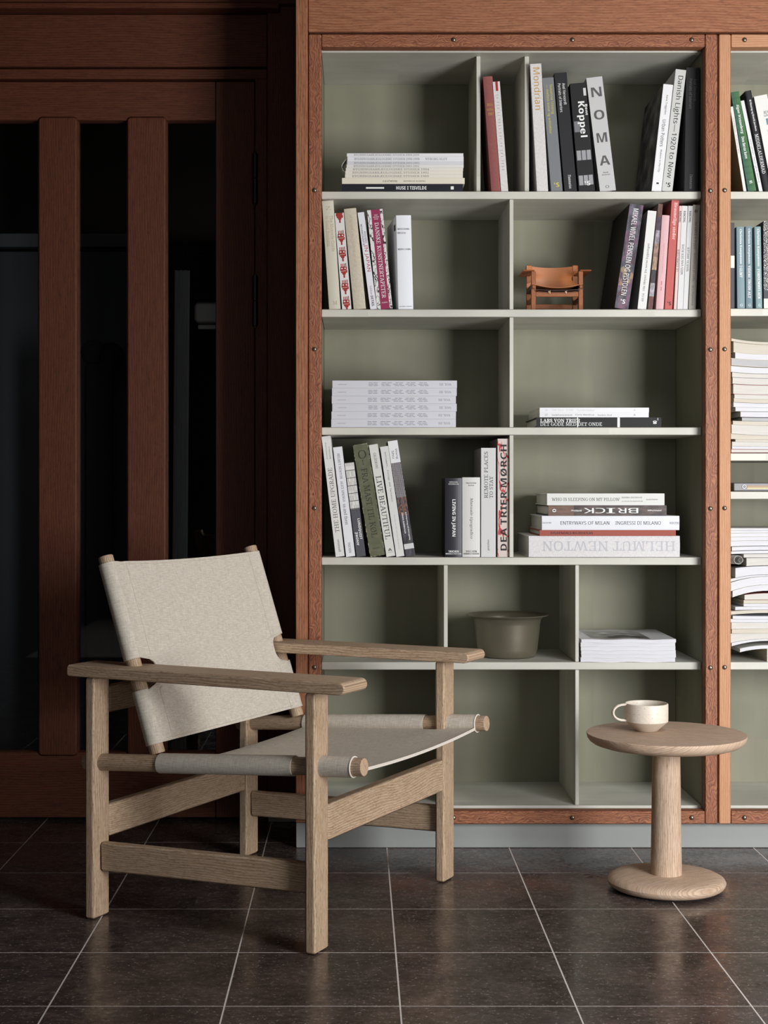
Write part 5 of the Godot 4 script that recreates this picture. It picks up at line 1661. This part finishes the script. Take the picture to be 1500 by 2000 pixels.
	o = book("dark charcoal book with white bold title standing left of an ivory book of equal height", "books standing upright before the divider on the fourth shelf", Vector3(0.2205, 0.7236, -3.822), -0.0016, 0.0419, 0.1971, 0.15, paint(44, 44, 50, 0.4), 1, 0.003, "pages", 0)
	spine(o, "LIVING IN JAPAN", 1, white_ink, 0.27, 0.74, 0.5, 0.0105, -90.0, 0, "title")
	across(o, "BERNHARD", 0, white_ink, 0.25, 0.75, 0.05, 0.003, 0.0, "title")
	across(o, "ROSENBAUM", 0, white_ink, 0.2, 0.8, 0.075, 0.003, 0.0, "title")
	across(o, "TASCHEN", 1, white_ink, 0.2, 0.82, 0.93, 0.0052, 0.0, "imprint")
	across(o, "Bibliotheca Universalis", 3, white_ink, 0.03, 0.97, 0.958, 0.0034, 0.0, "imprint")
	o = book("ivory book with an italic title standing right of the charcoal book", "books standing upright before the divider on the fourth shelf", Vector3(0.2639, 0.7235, -3.822), 0.0006, 0.0444, 0.1991, 0.15, paint(214, 213, 208, 0.6), 1, 0.003, "pages", 0)
	spine(o, "Manuale tipografico", 2, ink, 0.26, 0.77, 0.5, 0.0085, -90.0, 0.25, "title")
	across(o, "Giambattista", 2, ink, 0.22, 0.78, 0.07, 0.0034, 0.0, "title")
	across(o, "Bodoni", 2, ink, 0.34, 0.66, 0.1, 0.0034, 0.0, "title")
	across(o, "TASCHEN", 0, ink, 0.2, 0.8, 0.93, 0.0052, 0.0, "imprint")
	across(o, "Bibliotheca Universalis", 3, ink, 0.08, 0.95, 0.958, 0.0034, 0.0, "imprint")
	o = book("light grey linen book with two lines of serif capitals reading upwards", "books standing upright before the divider on the fourth shelf", Vector3(0.3106, 0.7235, -3.822), -0.0007, 0.0367, 0.2727, 0.24, paint(208, 208, 206, 0.75), 1, 0, "pages", 0)
	spine(o, "REMOTE PLACES", 2, ink, 0.035, 0.46, 0.33, 0.0092, 90.0, 0, "title")
	spine(o, "TO STAY", 2, ink, 0.26, 0.46, 0.68, 0.0092, 90.0, 0, "title")
	spine(o, "gestalten", 0, ink, 0.84, 0.94, 0.5, 0.0062, 90.0, 0, "imprint")
	o = book("pale book with red swirls and heavy black capitals reading upwards beside the divider", "books standing upright before the divider on the fourth shelf", Vector3(0.352, 0.7235, -3.822), 0.0004, 0.0288, 0.2957, 0.24, paint(196, 184, 178, 0.6), 1, 0, "pages", 0)
	field(o, "spine_print", pic.swirls, 0, 1, 0, 1, 2e-05)
	spine(o, "DEA TRIER MØRCH", 1, ink, 0.05, 0.945, 0.52, 0.0168, 90.0, 0, "title")
	o = book("thick pale grey book with blind stamped capitals, lowest of the stack on the fourth shelf", "books lying stacked on the right of the fourth shelf", Vector3(0.8072, 0.7236, -3.82), PI / 2, 0.0525, 0.3774, 0.28, M.cloth_grey, 1, 0.003, "pages", 0)
	spine(o, "HELMUT NEWTON", 2, paint(184, 184, 188, 0.6), 0.09, 0.97, 0.52, 0.024, 90.0, 0, "title")
	o = book("thin brick red book lying on the thick pale grey one", "books lying stacked on the right of the fourth shelf", Vector3(0.797, 0.7764, -3.82), PI / 2, 0.0143, 0.3403, 0.24, paint(158, 84, 72, 0.7), 1, 0, "pages", 0)
	spine(o, "GYLDENDALS RELIEFATLAS", 1, ink, 0.08, 0.39, 0.5, 0.0055, -90.0, 0, "title")
	o = book("white book with black sans capitals lying on the thin brick red book", "books lying stacked on the right of the fourth shelf", Vector3(0.806, 0.791, -3.82), PI / 2, 0.0353, 0.3435, 0.26, paint(222, 223, 228, 0.5), 1, 0.0015, "pages", 0)
	spine(o, "ENTRYWAYS OF MILAN", 0, ink, 0.135, 0.49, 0.5, 0.0085, -90.0, 0, "title")
	spine(o, "INGRESSI DI MILANO", 0, ink, 0.535, 0.865, 0.5, 0.0085, -90.0, 0, "title")
	across(o, "TASCHEN", 0, ink, 0.15, 0.85, 0.965, 0.0055, 90.0, "imprint")
	across(o, "KARL KOLBITZ", 0, ink, 0.2, 0.82, 0.035, 0.0035, 90.0, "title")
	o = book("book with a dark photographed brick spine and large white capitals upside down", "books lying stacked on the right of the fourth shelf", Vector3(0.774, 0.8266, -3.82), PI / 2, 0.026, 0.2955, 0.26, paint(70, 60, 56, 0.6), 1, 0, "pages", 0)
	field(o, "spine_print", pic.brick, 0, 1, 0, 1, 2e-05)
	spine(o, "B", 0, white_ink, 0.675, 0.76, 0.5, 0.0128, 90.0, 0, "title")
	spine(o, "R", 0, white_ink, 0.585, 0.66, 0.5, 0.0128, 90.0, 0, "title")
	spine(o, "I", 0, white_ink, 0.49, 0.565, 0.5, 0.0128, 90.0, 0, "title")
	spine(o, "C", 0, white_ink, 0.395, 0.48, 0.5, 0.0128, 90.0, 0, "title")
	spine(o, "K", 0, white_ink, 0.3, 0.385, 0.5, 0.0128, 90.0, 0, "title")
	across(o, "A World", 1, white_ink, 0.15, 0.85, 0.25, 0.0045, -90.0, "title")
	across(o, "History", 1, white_ink, 0.15, 0.85, 0.225, 0.0045, -90.0, "title")
	across(o, "Campbell", 1, white_ink, 0.15, 0.85, 0.925, 0.0045, -90.0, "title")
	across(o, "WillPryce", 1, white_ink, 0.15, 0.85, 0.87, 0.0045, -90.0, "title")
	across(o, "O", 1, white_ink, 0.35, 0.65, 0.05, 0.009, 0.0, "title")
	o = book("white book with a serif title lying uppermost on the stack of the fourth shelf", "books lying stacked on the right of the fourth shelf", Vector3(0.7686, 0.8529, -3.82), PI / 2, 0.0294, 0.2933, 0.25, paint(218, 218, 212, 0.6), 1, 0, "pages", 0)
	spine(o, "WHO IS SLEEPING ON MY PILLOW", 2, ink, 0.04, 0.62, 0.5, 0.0078, -90.0, 0, "title")
	spine(o, "MAMMA ANDERSSON", 2, ink, 0.635, 0.81, 0.66, 0.0036, -90.0, 0, "title")
	spine(o, "JOCKUM NORDSTRÖM", 2, ink, 0.635, 0.815, 0.34, 0.0036, -90.0, 0, "title")
	spine(o, "David Zwirner", 2, ink, 0.845, 0.945, 0.5, 0.0036, -90.0, 0, "title")
	o = book("thin white book with a brown front cover at the left edge of the right bookcase", "books leaning on the top shelf of the right bookcase", Vector3(0.967, 1.6358, -3.822), 0.1571, 0.007, 0.2157, 0.18, paint(226, 224, 220, 0.6), 0, 0, "pages", 0)
	spine(o, "Tove Ditlevsen", 0, grey_ink, 0.12, 0.3, 0.5, 0.0028, -90.0, 0, "title")
	spine(o, "Barndommens gade", 0, grey_ink, 0.33, 0.55, 0.5, 0.0028, -90.0, 0, "title")
	side_print(o, "front_cover", paint(142, 112, 84), 0.18)
	o = book("green patterned book with white script leaning at the left of the right bookcase", "books leaning on the top shelf of the right bookcase", Vector3(0.9785, 1.6358, -3.822), 0.1743, 0.0205, 0.2528, 0.2, paint(46, 84, 66, 0.6), 1, 0, "pages", 0)
	field(o, "spine_print", pic.green, 0, 1, 0, 1, 2e-05)
	spine(o, "Signe Wenneberg", 3, white_ink, 0.13, 0.42, 0.52, 0.0085, -90.0, 0.2, "title")
	spine(o, "Den første have", 3, white_ink, 0.45, 0.67, 0.5, 0.0075, -90.0, 0, "title")
	across(o, "S", 3, white_ink, 0.35, 0.7, 0.905, 0.007, 0.0, "title")
	o = book("thin white book right of the green patterned book", "books leaning on the top shelf of the right bookcase", Vector3(1.0061, 1.6358, -3.822), 0.2022, 0.0087, 0.2325, 0.18, paint(222, 222, 222, 0.6), 0, 0, "pages", 0)
	spine(o, "June Carlsen   Planer på forelskelse", 0, grey_ink, 0.42, 0.9, 0.5, 0.0038, -90.0, 0, "title")
	o = book("tall black book with white lettering right of the thin white one in the right bookcase", "books leaning on the top shelf of the right bookcase", Vector3(1.0201, 1.6358, -3.822), 0.1932, 0.0151, 0.257, 0.2, paint(34, 34, 38, 0.5), 1, 0.0015, "pages", 0)
	spine(o, "Bi Skaarup og Henrik Jacobsen", 3, white_ink, 0.09, 0.4, 0.5, 0.0062, -90.0, 0, "title")
	spine(o, "MIDDELALDERMAD", 2, white_ink, 0.43, 0.82, 0.45, 0.0085, -90.0, 0, "title")
	o = book("broad white paperback at the right edge of the picture in the right bookcase", "books leaning on the top shelf of the right bookcase", Vector3(1.0393, 1.6358, -3.822), 0.1936, 0.0333, 0.243, 0.18, paint(226, 226, 220, 0.6), 0, 0, "pages", 0)
	across(o, "MICHEL", 0, ink, 0.5, 0.95, 0.18, 0.007, 0.0, "title")
	across(o, "GUÉRARD", 0, ink, 0.45, 1.0, 0.21, 0.007, 0.0, "title")
	across(o, "LA GRANDE", 0, ink, 0.5, 1, 0.37, 0.005, 0.0, "title")
	across(o, "CUISINE", 0, ink, 0.5, 1, 0.4, 0.005, 0.0, "title")
	across(o, "MINCEUR", 0, ink, 0.5, 1, 0.43, 0.005, 0.0, "title")
	field(o, "ornament", paint(104, 140, 150, 0.6), 0.55, 0.85, 0.245, 0.31, 6e-05)
	o = book("dark grey book with a small white label at the left edge of the right bookcase", "books standing on the second shelf of the right bookcase", Vector3(0.9312, 1.3417, -3.822), 0, 0.0128, 0.2177, 0.2, paint(76, 76, 82, 0.6), 0, 0, "pages", 0)
	field(o, "label", paint(230, 228, 216, 0.6), 0, 1, 0.38, 0.52, 6e-05)
	o = book("grey teal hardback with white lettering, first from left of three in the right bookcase", "books standing on the second shelf of the right bookcase", Vector3(0.9517, 1.3417, -3.822), 0.0108, 0.0189, 0.2073, 0.14, paint(128, 150, 156, 0.6), 1, 0.0018, "pages", 0)
	spine(o, "Christian Kampmann", 3, white_ink, 0.03, 0.45, 0.5, 0.0072, -90.0, 0, "title")
	spine(o, "I GLIMT", 3, white_ink, 0.47, 0.61, 0.5, 0.0065, -90.0, 0, "title")
	across(o, "G", 2, white_ink, 0.35, 0.7, 0.945, 0.006, 0.0, "title")
	o = book("grey teal hardback with white lettering, second from left of three in the right bookcase", "books standing on the second shelf of the right bookcase", Vector3(0.9734, 1.3417, -3.822), 0.0077, 0.0163, 0.2086, 0.14, paint(118, 138, 146, 0.6), 1, 0.0018, "pages", 0)
	spine(o, "Christian Kampmann", 3, white_ink, 0.03, 0.45, 0.5, 0.0072, -90.0, 0, "title")
	spine(o, "VIDERE TRODS ALT", 3, white_ink, 0.47, 0.86, 0.5, 0.0065, -90.0, 0, "title")
	across(o, "G", 2, white_ink, 0.35, 0.7, 0.945, 0.006, 0.0, "title")
	o = book("grey teal hardback with white lettering, third from left of three in the right bookcase", "books standing on the second shelf of the right bookcase", Vector3(0.9984, 1.3417, -3.822), 0.02, 0.0157, 0.2078, 0.14, paint(134, 158, 160, 0.6), 1, 0.0018, "pages", 0)
	spine(o, "Christian Kampmann", 3, white_ink, 0.03, 0.48, 0.5, 0.0072, -90.0, 0, "title")
	spine(o, "FORNEMMELSER", 3, white_ink, 0.51, 0.87, 0.5, 0.0065, -90.0, 0, "title")
	across(o, "G", 2, white_ink, 0.35, 0.7, 0.945, 0.006, 0.0, "title")
	o = book("black speckled book with a pale foot at the right edge of the picture", "books standing on the second shelf of the right bookcase", Vector3(1.0176, 1.3417, -3.822), 0.0058, 0.0256, 0.2214, 0.2, paint(66, 66, 70, 0.6), 0, 0, "pages", 0)
	field(o, "spine_print", pic.speckle, 0, 1, 0, 1, 2e-05)
	field(o, "foot", paint(226, 222, 206, 0.6), 0, 1, 0.875, 1, 6e-05)

func right_piles() -> void:
	rng.seed = 6
	booklet("cream booklet with a slanting cover, topmost of the upper right pile", "booklets in the upper pile of the right bookcase", 0.9337, 1.1687, func(x: float) -> float: return sag(x, 0.9337, 1.0257, 1.2631, 1.2541), func(x: float) -> float: return sag(x, 0.9337, 1.0257, 1.2695, 1.2599), -3.814, 0.2, "pages_cream", paint(206, 198, 180), 0.0004)
	booklet("thick cream booklet, second from the top of the upper right pile", "booklets in the upper pile of the right bookcase", 0.9401, 1.1767, func(x: float) -> float: return sag(x, 0.9337, 1.0257, 1.2362, 1.2299), func(x: float) -> float: return sag(x, 0.9337, 1.0257, 1.2625, 1.2536), -3.818, 0.215, "pages_cream", paint(206, 198, 180), 0.0007)
	booklet("white booklet, third from the top of the upper right pile", "booklets in the upper pile of the right bookcase", 0.9439, 1.1847, func(x: float) -> float: return sag(x, 0.9337, 1.0257, 1.2209, 1.2152), func(x: float) -> float: return sag(x, 0.9337, 1.0257, 1.2357, 1.2293), -3.816, 0.23, "pages_white", paint(216, 214, 209), 0.0007)
	booklet("beige booklet, fourth from the top of the upper right pile", "booklets in the upper pile of the right bookcase", 0.9337, 1.1727, func(x: float) -> float: return sag(x, 0.9337, 1.0257, 1.203, 1.1973), func(x: float) -> float: return sag(x, 0.9337, 1.0257, 1.2203, 1.2146), -3.814, 0.2, "pages_grey", paint(206, 198, 180), 0.0007)
	booklet("round backed white booklet, fifth from the top of the upper right pile", "booklets in the upper pile of the right bookcase", 0.9337, 1.1807, func(x: float) -> float: return sag(x, 0.9337, 1.0257, 1.1864, 1.1813), func(x: float) -> float: return sag(x, 0.9337, 1.0257, 1.2018, 1.1961), -3.818, 0.215, "pages_white", paint(216, 214, 209), 0.0007)
	booklet("white booklet in a grey cover, sixth from the top of the upper right pile", "booklets in the upper pile of the right bookcase", 0.9363, 1.1687, func(x: float) -> float: return sag(x, 0.9337, 1.0257, 1.173, 1.1692), func(x: float) -> float: return sag(x, 0.9337, 1.0257, 1.1859, 1.1807), -3.816, 0.23, "pages", paint(120, 120, 122), 0.0007)
	booklet("off-white booklet, seventh from the top of the upper right pile", "booklets in the upper pile of the right bookcase", 0.9369, 1.1767, func(x: float) -> float: return sag(x, 0.9337, 1.0257, 1.1571, 1.1532), func(x: float) -> float: return sag(x, 0.9337, 1.0257, 1.1724, 1.1686), -3.814, 0.2, "pages", paint(216, 214, 209), 0.0007)
	booklet("thick white book with red covers, eighth from the top of the upper right pile", "booklets in the upper pile of the right bookcase", 0.9394, 1.1847, func(x: float) -> float: return sag(x, 0.9337, 1.0257, 1.1315, 1.1283), func(x: float) -> float: return sag(x, 0.9337, 1.0257, 1.1565, 1.1526), -3.818, 0.215, "pages", paint(150, 70, 66), 0.0007)
	booklet("thin white booklet, ninth from the top of the upper right pile", "booklets in the upper pile of the right bookcase", 0.942, 1.1727, func(x: float) -> float: return sag(x, 0.9337, 1.0257, 1.1207, 1.1175), func(x: float) -> float: return sag(x, 0.9337, 1.0257, 1.1309, 1.1277), -3.816, 0.23, "pages", paint(216, 214, 209), 0.0007)
	booklet("thin beige booklet, tenth from the top of the upper right pile", "booklets in the upper pile of the right bookcase", 0.9401, 1.1807, func(x: float) -> float: return sag(x, 0.9337, 1.0257, 1.1111, 1.1079), func(x: float) -> float: return sag(x, 0.9337, 1.0257, 1.1201, 1.1169), -3.814, 0.2, "pages_cream", paint(206, 198, 180), 0.0007)
	booklet("bluish white booklet, eleventh from the top of the upper right pile", "booklets in the upper pile of the right bookcase", 0.9401, 1.1687, func(x: float) -> float: return sag(x, 0.9337, 1.0257, 1.0989, 1.097), func(x: float) -> float: return sag(x, 0.9337, 1.0257, 1.1105, 1.1073), -3.818, 0.215, "pages_white", paint(204, 208, 216), 0.0007)
	booklet("white magazine, twelfth from the top of the upper right pile", "booklets in the upper pile of the right bookcase", 0.9446, 1.1767, func(x: float) -> float: return sag(x, 0.9337, 1.0257, 1.0881, 1.0868), func(x: float) -> float: return sag(x, 0.9337, 1.0257, 1.0984, 1.0964), -3.816, 0.23, "pages_white", paint(216, 214, 209), 0.0007)
	booklet("short white booklet in a grey cover, thirteenth from the top of the upper right pile", "booklets in the upper pile of the right bookcase", 0.9567, 1.1847, func(x: float) -> float: return sag(x, 0.9337, 1.0257, 1.074, 1.0721), func(x: float) -> float: return sag(x, 0.9337, 1.0257, 1.0875, 1.0862), -3.814, 0.2, "pages_white", paint(120, 120, 122), 0.0007)
	booklet("short grey booklet, fourteenth from the top of the upper right pile", "booklets in the upper pile of the right bookcase", 0.9612, 1.1727, func(x: float) -> float: return sag(x, 0.9337, 1.0257, 1.0645, 1.0625), func(x: float) -> float: return sag(x, 0.9337, 1.0257, 1.0735, 1.0715), -3.818, 0.215, "pages_grey", paint(120, 120, 122), 0.0007)
	booklet("cream booklet with a ragged edge, fifteenth from the top of the upper right pile", "booklets in the upper pile of the right bookcase", 0.9382, 1.1807, func(x: float) -> float: return sag(x, 0.9337, 1.0257, 1.0549, 1.0517), func(x: float) -> float: return sag(x, 0.9337, 1.0257, 1.0639, 1.062), -3.816, 0.23, "pages_cream", paint(206, 198, 180), 0.0007)
	booklet("thick white booklet, sixteenth from the top of the upper right pile", "booklets in the upper pile of the right bookcase", 0.9343, 1.1687, func(x: float) -> float: return sag(x, 0.9337, 1.0257, 1.0325, 1.028), func(x: float) -> float: return sag(x, 0.9337, 1.0257, 1.0543, 1.0511), -3.814, 0.2, "pages", paint(216, 214, 209), 0.0007)
	booklet("cream magazine, seventeenth from the top of the upper right pile", "booklets in the upper pile of the right bookcase", 0.9337, 1.1767, func(x: float) -> float: return sag(x, 0.9337, 1.0257, 1.0185, 1.0172), func(x: float) -> float: return sag(x, 0.9337, 1.0257, 1.0319, 1.0275), -3.818, 0.215, "pages_cream", paint(206, 198, 180), 0.0007)
	booklet("thin cream booklet, eighteenth from the top of the upper right pile", "booklets in the upper pile of the right bookcase", 0.9446, 1.1847, func(x: float) -> float: return sag(x, 0.9337, 1.0257, 1.0121, 1.0108), func(x: float) -> float: return sag(x, 0.9337, 1.0257, 1.0179, 1.0166), -3.816, 0.23, "pages_cream", paint(216, 214, 209), 0.0004)
	booklet("white pamphlet, nineteenth from the top of the upper right pile", "booklets in the upper pile of the right bookcase", 0.9356, 1.1727, func(x: float) -> float: return sag(x, 0.9337, 1.0257, 1.0012, 0.9999), func(x: float) -> float: return sag(x, 0.9337, 1.0257, 1.0115, 1.0102), -3.814, 0.2, "pages", paint(216, 214, 209), 0.0007)
	booklet("thin white pamphlet, twentieth from the top of the upper right pile", "booklets in the upper pile of the right bookcase", 0.9363, 1.1807, func(x: float) -> float: return sag(x, 0.9337, 1.0257, 0.9936, 0.9929), func(x: float) -> float: return sag(x, 0.9337, 1.0257, 1.0007, 0.9994), -3.818, 0.215, "pages_white", paint(216, 214, 209), 0.0004)
	booklet("white booklet with red covers, twenty-first from the top of the upper right pile", "booklets in the upper pile of the right bookcase", 0.9343, 1.1687, func(x: float) -> float: return sag(x, 0.9337, 1.0257, 0.9842, 0.9842), func(x: float) -> float: return sag(x, 0.9337, 1.0257, 0.993, 0.9923), -3.816, 0.23, "pages", paint(150, 70, 66), 0.0007)
	booklet("thin white magazine, topmost of the lower right pile", "booklets in the lower pile of the right bookcase", 0.9324, 1.1687, func(x: float) -> float: return sag(x, 0.9337, 1.0257, 0.7905, 0.7905), func(x: float) -> float: return sag(x, 0.9337, 1.0257, 0.7956, 0.7956), -3.814, 0.2, "pages_white", paint(216, 214, 209), 0.0004)
	booklet("thin white booklet, second from the top of the lower right pile", "booklets in the lower pile of the right bookcase", 0.9324, 1.1767, func(x: float) -> float: return sag(x, 0.9337, 1.0257, 0.7834, 0.7841), func(x: float) -> float: return sag(x, 0.9337, 1.0257, 0.7899, 0.7899), -3.818, 0.215, "pages_white", paint(216, 214, 209), 0.0004)
	booklet("white magazine, third from the top of the lower right pile", "booklets in the lower pile of the right bookcase", 0.9324, 1.1847, func(x: float) -> float: return sag(x, 0.9337, 1.0257, 0.7739, 0.7751), func(x: float) -> float: return sag(x, 0.9337, 1.0257, 0.7829, 0.7835), -3.816, 0.23, "pages_white", paint(216, 214, 209), 0.0007)
	booklet("white booklet, fourth from the top of the lower right pile", "booklets in the lower pile of the right bookcase", 0.9324, 1.1727, func(x: float) -> float: return sag(x, 0.9337, 1.0257, 0.7643, 0.7656), func(x: float) -> float: return sag(x, 0.9337, 1.0257, 0.7733, 0.7746), -3.814, 0.2, "pages_white", paint(216, 214, 209), 0.0007)
	booklet("thick white magazine, fifth from the top of the lower right pile", "booklets in the lower pile of the right bookcase", 0.9324, 1.1807, func(x: float) -> float: return sag(x, 0.9337, 1.0257, 0.7502, 0.7522), func(x: float) -> float: return sag(x, 0.9337, 1.0257, 0.7637, 0.765), -3.818, 0.215, "pages_white", paint(216, 214, 209), 0.0007)
	booklet("white booklet in a black cover, sixth from the top of the lower right pile", "booklets in the lower pile of the right bookcase", 0.9356, 1.1687, func(x: float) -> float: return sag(x, 0.9337, 1.0257, 0.7381, 0.7407), func(x: float) -> float: return sag(x, 0.9337, 1.0257, 0.7497, 0.7516), -3.816, 0.23, "pages_white", paint(40, 38, 38), 0.0007)
	booklet("thin bright booklet, seventh from the top of the lower right pile", "booklets in the lower pile of the right bookcase", 0.9331, 1.1767, func(x: float) -> float: return sag(x, 0.9337, 1.0257, 0.7313, 0.733), func(x: float) -> float: return sag(x, 0.9337, 1.0257, 0.7375, 0.7401), -3.814, 0.2, "pages_white", paint(216, 214, 209), 0.0004)
	booklet("short white booklet in a dark cover, eighth from the top of the lower right pile", "booklets in the lower pile of the right bookcase", 0.9656, 1.1847, func(x: float) -> float: return sag(x, 0.9337, 1.0257, 0.7209, 0.7221), func(x: float) -> float: return sag(x, 0.9337, 1.0257, 0.7308, 0.7324), -3.818, 0.215, "pages", paint(40, 38, 38), 0.0007)
	booklet("thick short booklet beside the paper roll, ninth from the top of the lower right pile", "booklets in the lower pile of the right bookcase", 0.972, 1.1727, func(x: float) -> float: return sag(x, 0.9337, 1.0257, 0.6966, 0.703), func(x: float) -> float: return sag(x, 0.9337, 1.0257, 0.7203, 0.7216), -3.816, 0.23, "pages", paint(216, 214, 209), 0.0007)
	booklet("thick white booklet in a grey cover, tenth from the top of the lower right pile", "booklets in the lower pile of the right bookcase", 0.9439, 1.1807, func(x: float) -> float: return sag(x, 0.9337, 1.0257, 0.6691, 0.68), func(x: float) -> float: return sag(x, 0.9337, 1.0257, 0.6954, 0.7018), -3.814, 0.2, "pages_white", paint(120, 120, 122), 0.0007)
	booklet("thin bent pamphlet, eleventh from the top of the lower right pile", "booklets in the lower pile of the right bookcase", 0.9331, 1.1687, func(x: float) -> float: return sag(x, 0.9337, 1.0257, 0.6615, 0.6755), func(x: float) -> float: return sag(x, 0.9337, 1.0257, 0.6686, 0.6794), -3.818, 0.215, "pages_white", paint(216, 214, 209), 0.0004)
	booklet("thick bent magazine, twelfth from the top of the lower right pile", "booklets in the lower pile of the right bookcase", 0.9331, 1.1767, func(x: float) -> float: return sag(x, 0.9337, 1.0257, 0.6385, 0.6551), func(x: float) -> float: return sag(x, 0.9337, 1.0257, 0.6596, 0.6749), -3.816, 0.23, "pages_white", paint(216, 214, 209), 0.0007)
	booklet("bent magazine, thirteenth from the top of the lower right pile", "booklets in the lower pile of the right bookcase", 0.9369, 1.1847, func(x: float) -> float: return sag(x, 0.9337, 1.0257, 0.6219, 0.6398), func(x: float) -> float: return sag(x, 0.9337, 1.0257, 0.6379, 0.6545), -3.814, 0.2, "pages_white", paint(216, 214, 209), 0.0007)
	booklet("short white booklet with red covers, fourteenth from the top of the lower right pile", "booklets in the lower pile of the right bookcase", 0.9676, 1.1727, func(x: float) -> float: return sag(x, 0.9337, 1.0257, 0.6161, 0.6168), func(x: float) -> float: return sag(x, 0.9337, 1.0257, 0.6226, 0.6334), -3.818, 0.215, "pages", paint(150, 70, 66), 0.0004)
	booklet("short cream booklet, fifteenth from the top of the lower right pile", "booklets in the lower pile of the right bookcase", 0.965, 1.1807, func(x: float) -> float: return sag(x, 0.9337, 1.0257, 0.6078, 0.6078), func(x: float) -> float: return sag(x, 0.9337, 1.0257, 0.6155, 0.6162), -3.816, 0.23, "pages_cream", paint(206, 198, 180), 0.0004)
	booklet("short white booklet, sixteenth from the top of the lower right pile", "booklets in the lower pile of the right bookcase", 0.9644, 1.1687, func(x: float) -> float: return sag(x, 0.9337, 1.0257, 0.6002, 0.6014), func(x: float) -> float: return sag(x, 0.9337, 1.0257, 0.6072, 0.6072), -3.814, 0.2, "pages_white", paint(216, 214, 209), 0.0004)
	booklet("bluish white booklet, seventeenth from the top of the lower right pile", "booklets in the lower pile of the right bookcase", 0.9446, 1.1767, func(x: float) -> float: return sag(x, 0.9337, 1.0257, 0.5906, 0.5925), func(x: float) -> float: return sag(x, 0.9337, 1.0257, 0.5983, 0.6009), -3.818, 0.215, "pages_white", paint(204, 208, 216), 0.0004)
	booklet("cream booklet bent upwards, eighteenth from the top of the lower right pile", "booklets in the lower pile of the right bookcase", 0.9331, 1.1847, func(x: float) -> float: return sag(x, 0.9337, 1.0257, 0.5797, 0.5842), func(x: float) -> float: return sag(x, 0.9337, 1.0257, 0.5881, 0.5919), -3.816, 0.23, "pages_cream", paint(206, 198, 180), 0.0004)
	booklet("bluish white pamphlet, nineteenth from the top of the lower right pile", "booklets in the lower pile of the right bookcase", 0.9375, 1.1727, func(x: float) -> float: return sag(x, 0.9337, 1.0257, 0.5695, 0.5689), func(x: float) -> float: return sag(x, 0.9337, 1.0257, 0.5772, 0.576), -3.814, 0.2, "pages_white", paint(204, 208, 216), 0.0004)
	booklet("thin white booklet, twentieth from the top of the lower right pile", "booklets in the lower pile of the right bookcase", 0.9331, 1.1807, func(x: float) -> float: return sag(x, 0.9337, 1.0257, 0.5612, 0.5606), func(x: float) -> float: return sag(x, 0.9337, 1.0257, 0.5689, 0.5683), -3.818, 0.215, "pages_white", paint(216, 214, 209), 0.0004)
	booklet("off-white booklet, twenty-first from the top of the lower right pile", "booklets in the lower pile of the right bookcase", 0.9343, 1.1687, func(x: float) -> float: return sag(x, 0.9337, 1.0257, 0.5446, 0.5452), func(x: float) -> float: return sag(x, 0.9337, 1.0257, 0.5606, 0.56), -3.816, 0.23, "pages", paint(216, 214, 209), 0.0007)
	booklet("beige booklet, twenty-second from the top of the lower right pile", "booklets in the lower pile of the right bookcase", 0.935, 1.1767, func(x: float) -> float: return sag(x, 0.9337, 1.0257, 0.5331, 0.5344), func(x: float) -> float: return sag(x, 0.9337, 1.0257, 0.544, 0.5447), -3.814, 0.2, "pages_cream", paint(206, 198, 180), 0.0007)
	booklet("thick drooping magazine, twenty-third from the top of the lower right pile", "booklets in the lower pile of the right bookcase", 0.9331, 1.1847, func(x: float) -> float: return sag(x, 0.9337, 1.0257, 0.5095, 0.5197), func(x: float) -> float: return sag(x, 0.9337, 1.0257, 0.5319, 0.5338), -3.818, 0.215, "pages", paint(216, 214, 209), 0.0007)
	booklet("white drooping pamphlet, twenty-fourth from the top of the lower right pile", "booklets in the lower pile of the right bookcase", 0.935, 1.1727, func(x: float) -> float: return sag(x, 0.9337, 1.0257, 0.5005, 0.5146), func(x: float) -> float: return sag(x, 0.9337, 1.0257, 0.5089, 0.5191), -3.816, 0.23, "pages_white", paint(216, 214, 209), 0.0004)
	booklet("tilted white booklet, twenty-fifth from the top of the lower right pile", "booklets in the lower pile of the right bookcase", 0.9554, 1.1807, func(x: float) -> float: return sag(x, 0.9337, 1.0257, 0.4795, 0.4954), func(x: float) -> float: return sag(x, 0.9337, 1.0257, 0.4891, 0.5038), -3.814, 0.2, "pages_white", paint(216, 214, 209), 0.0007)
	booklet("cream booklet under the tilted white one, twenty-sixth from the top of the lower right pile", "booklets in the lower pile of the right bookcase", 1.0238, 1.1687, func(x: float) -> float: return sag(x, 0.9337, 1.0257, 0.4622, 0.4622), func(x: float) -> float: return sag(x, 0.9337, 1.0257, 0.4948, 0.4948), -3.818, 0.215, "pages_cream", paint(206, 198, 180), 0.0007)
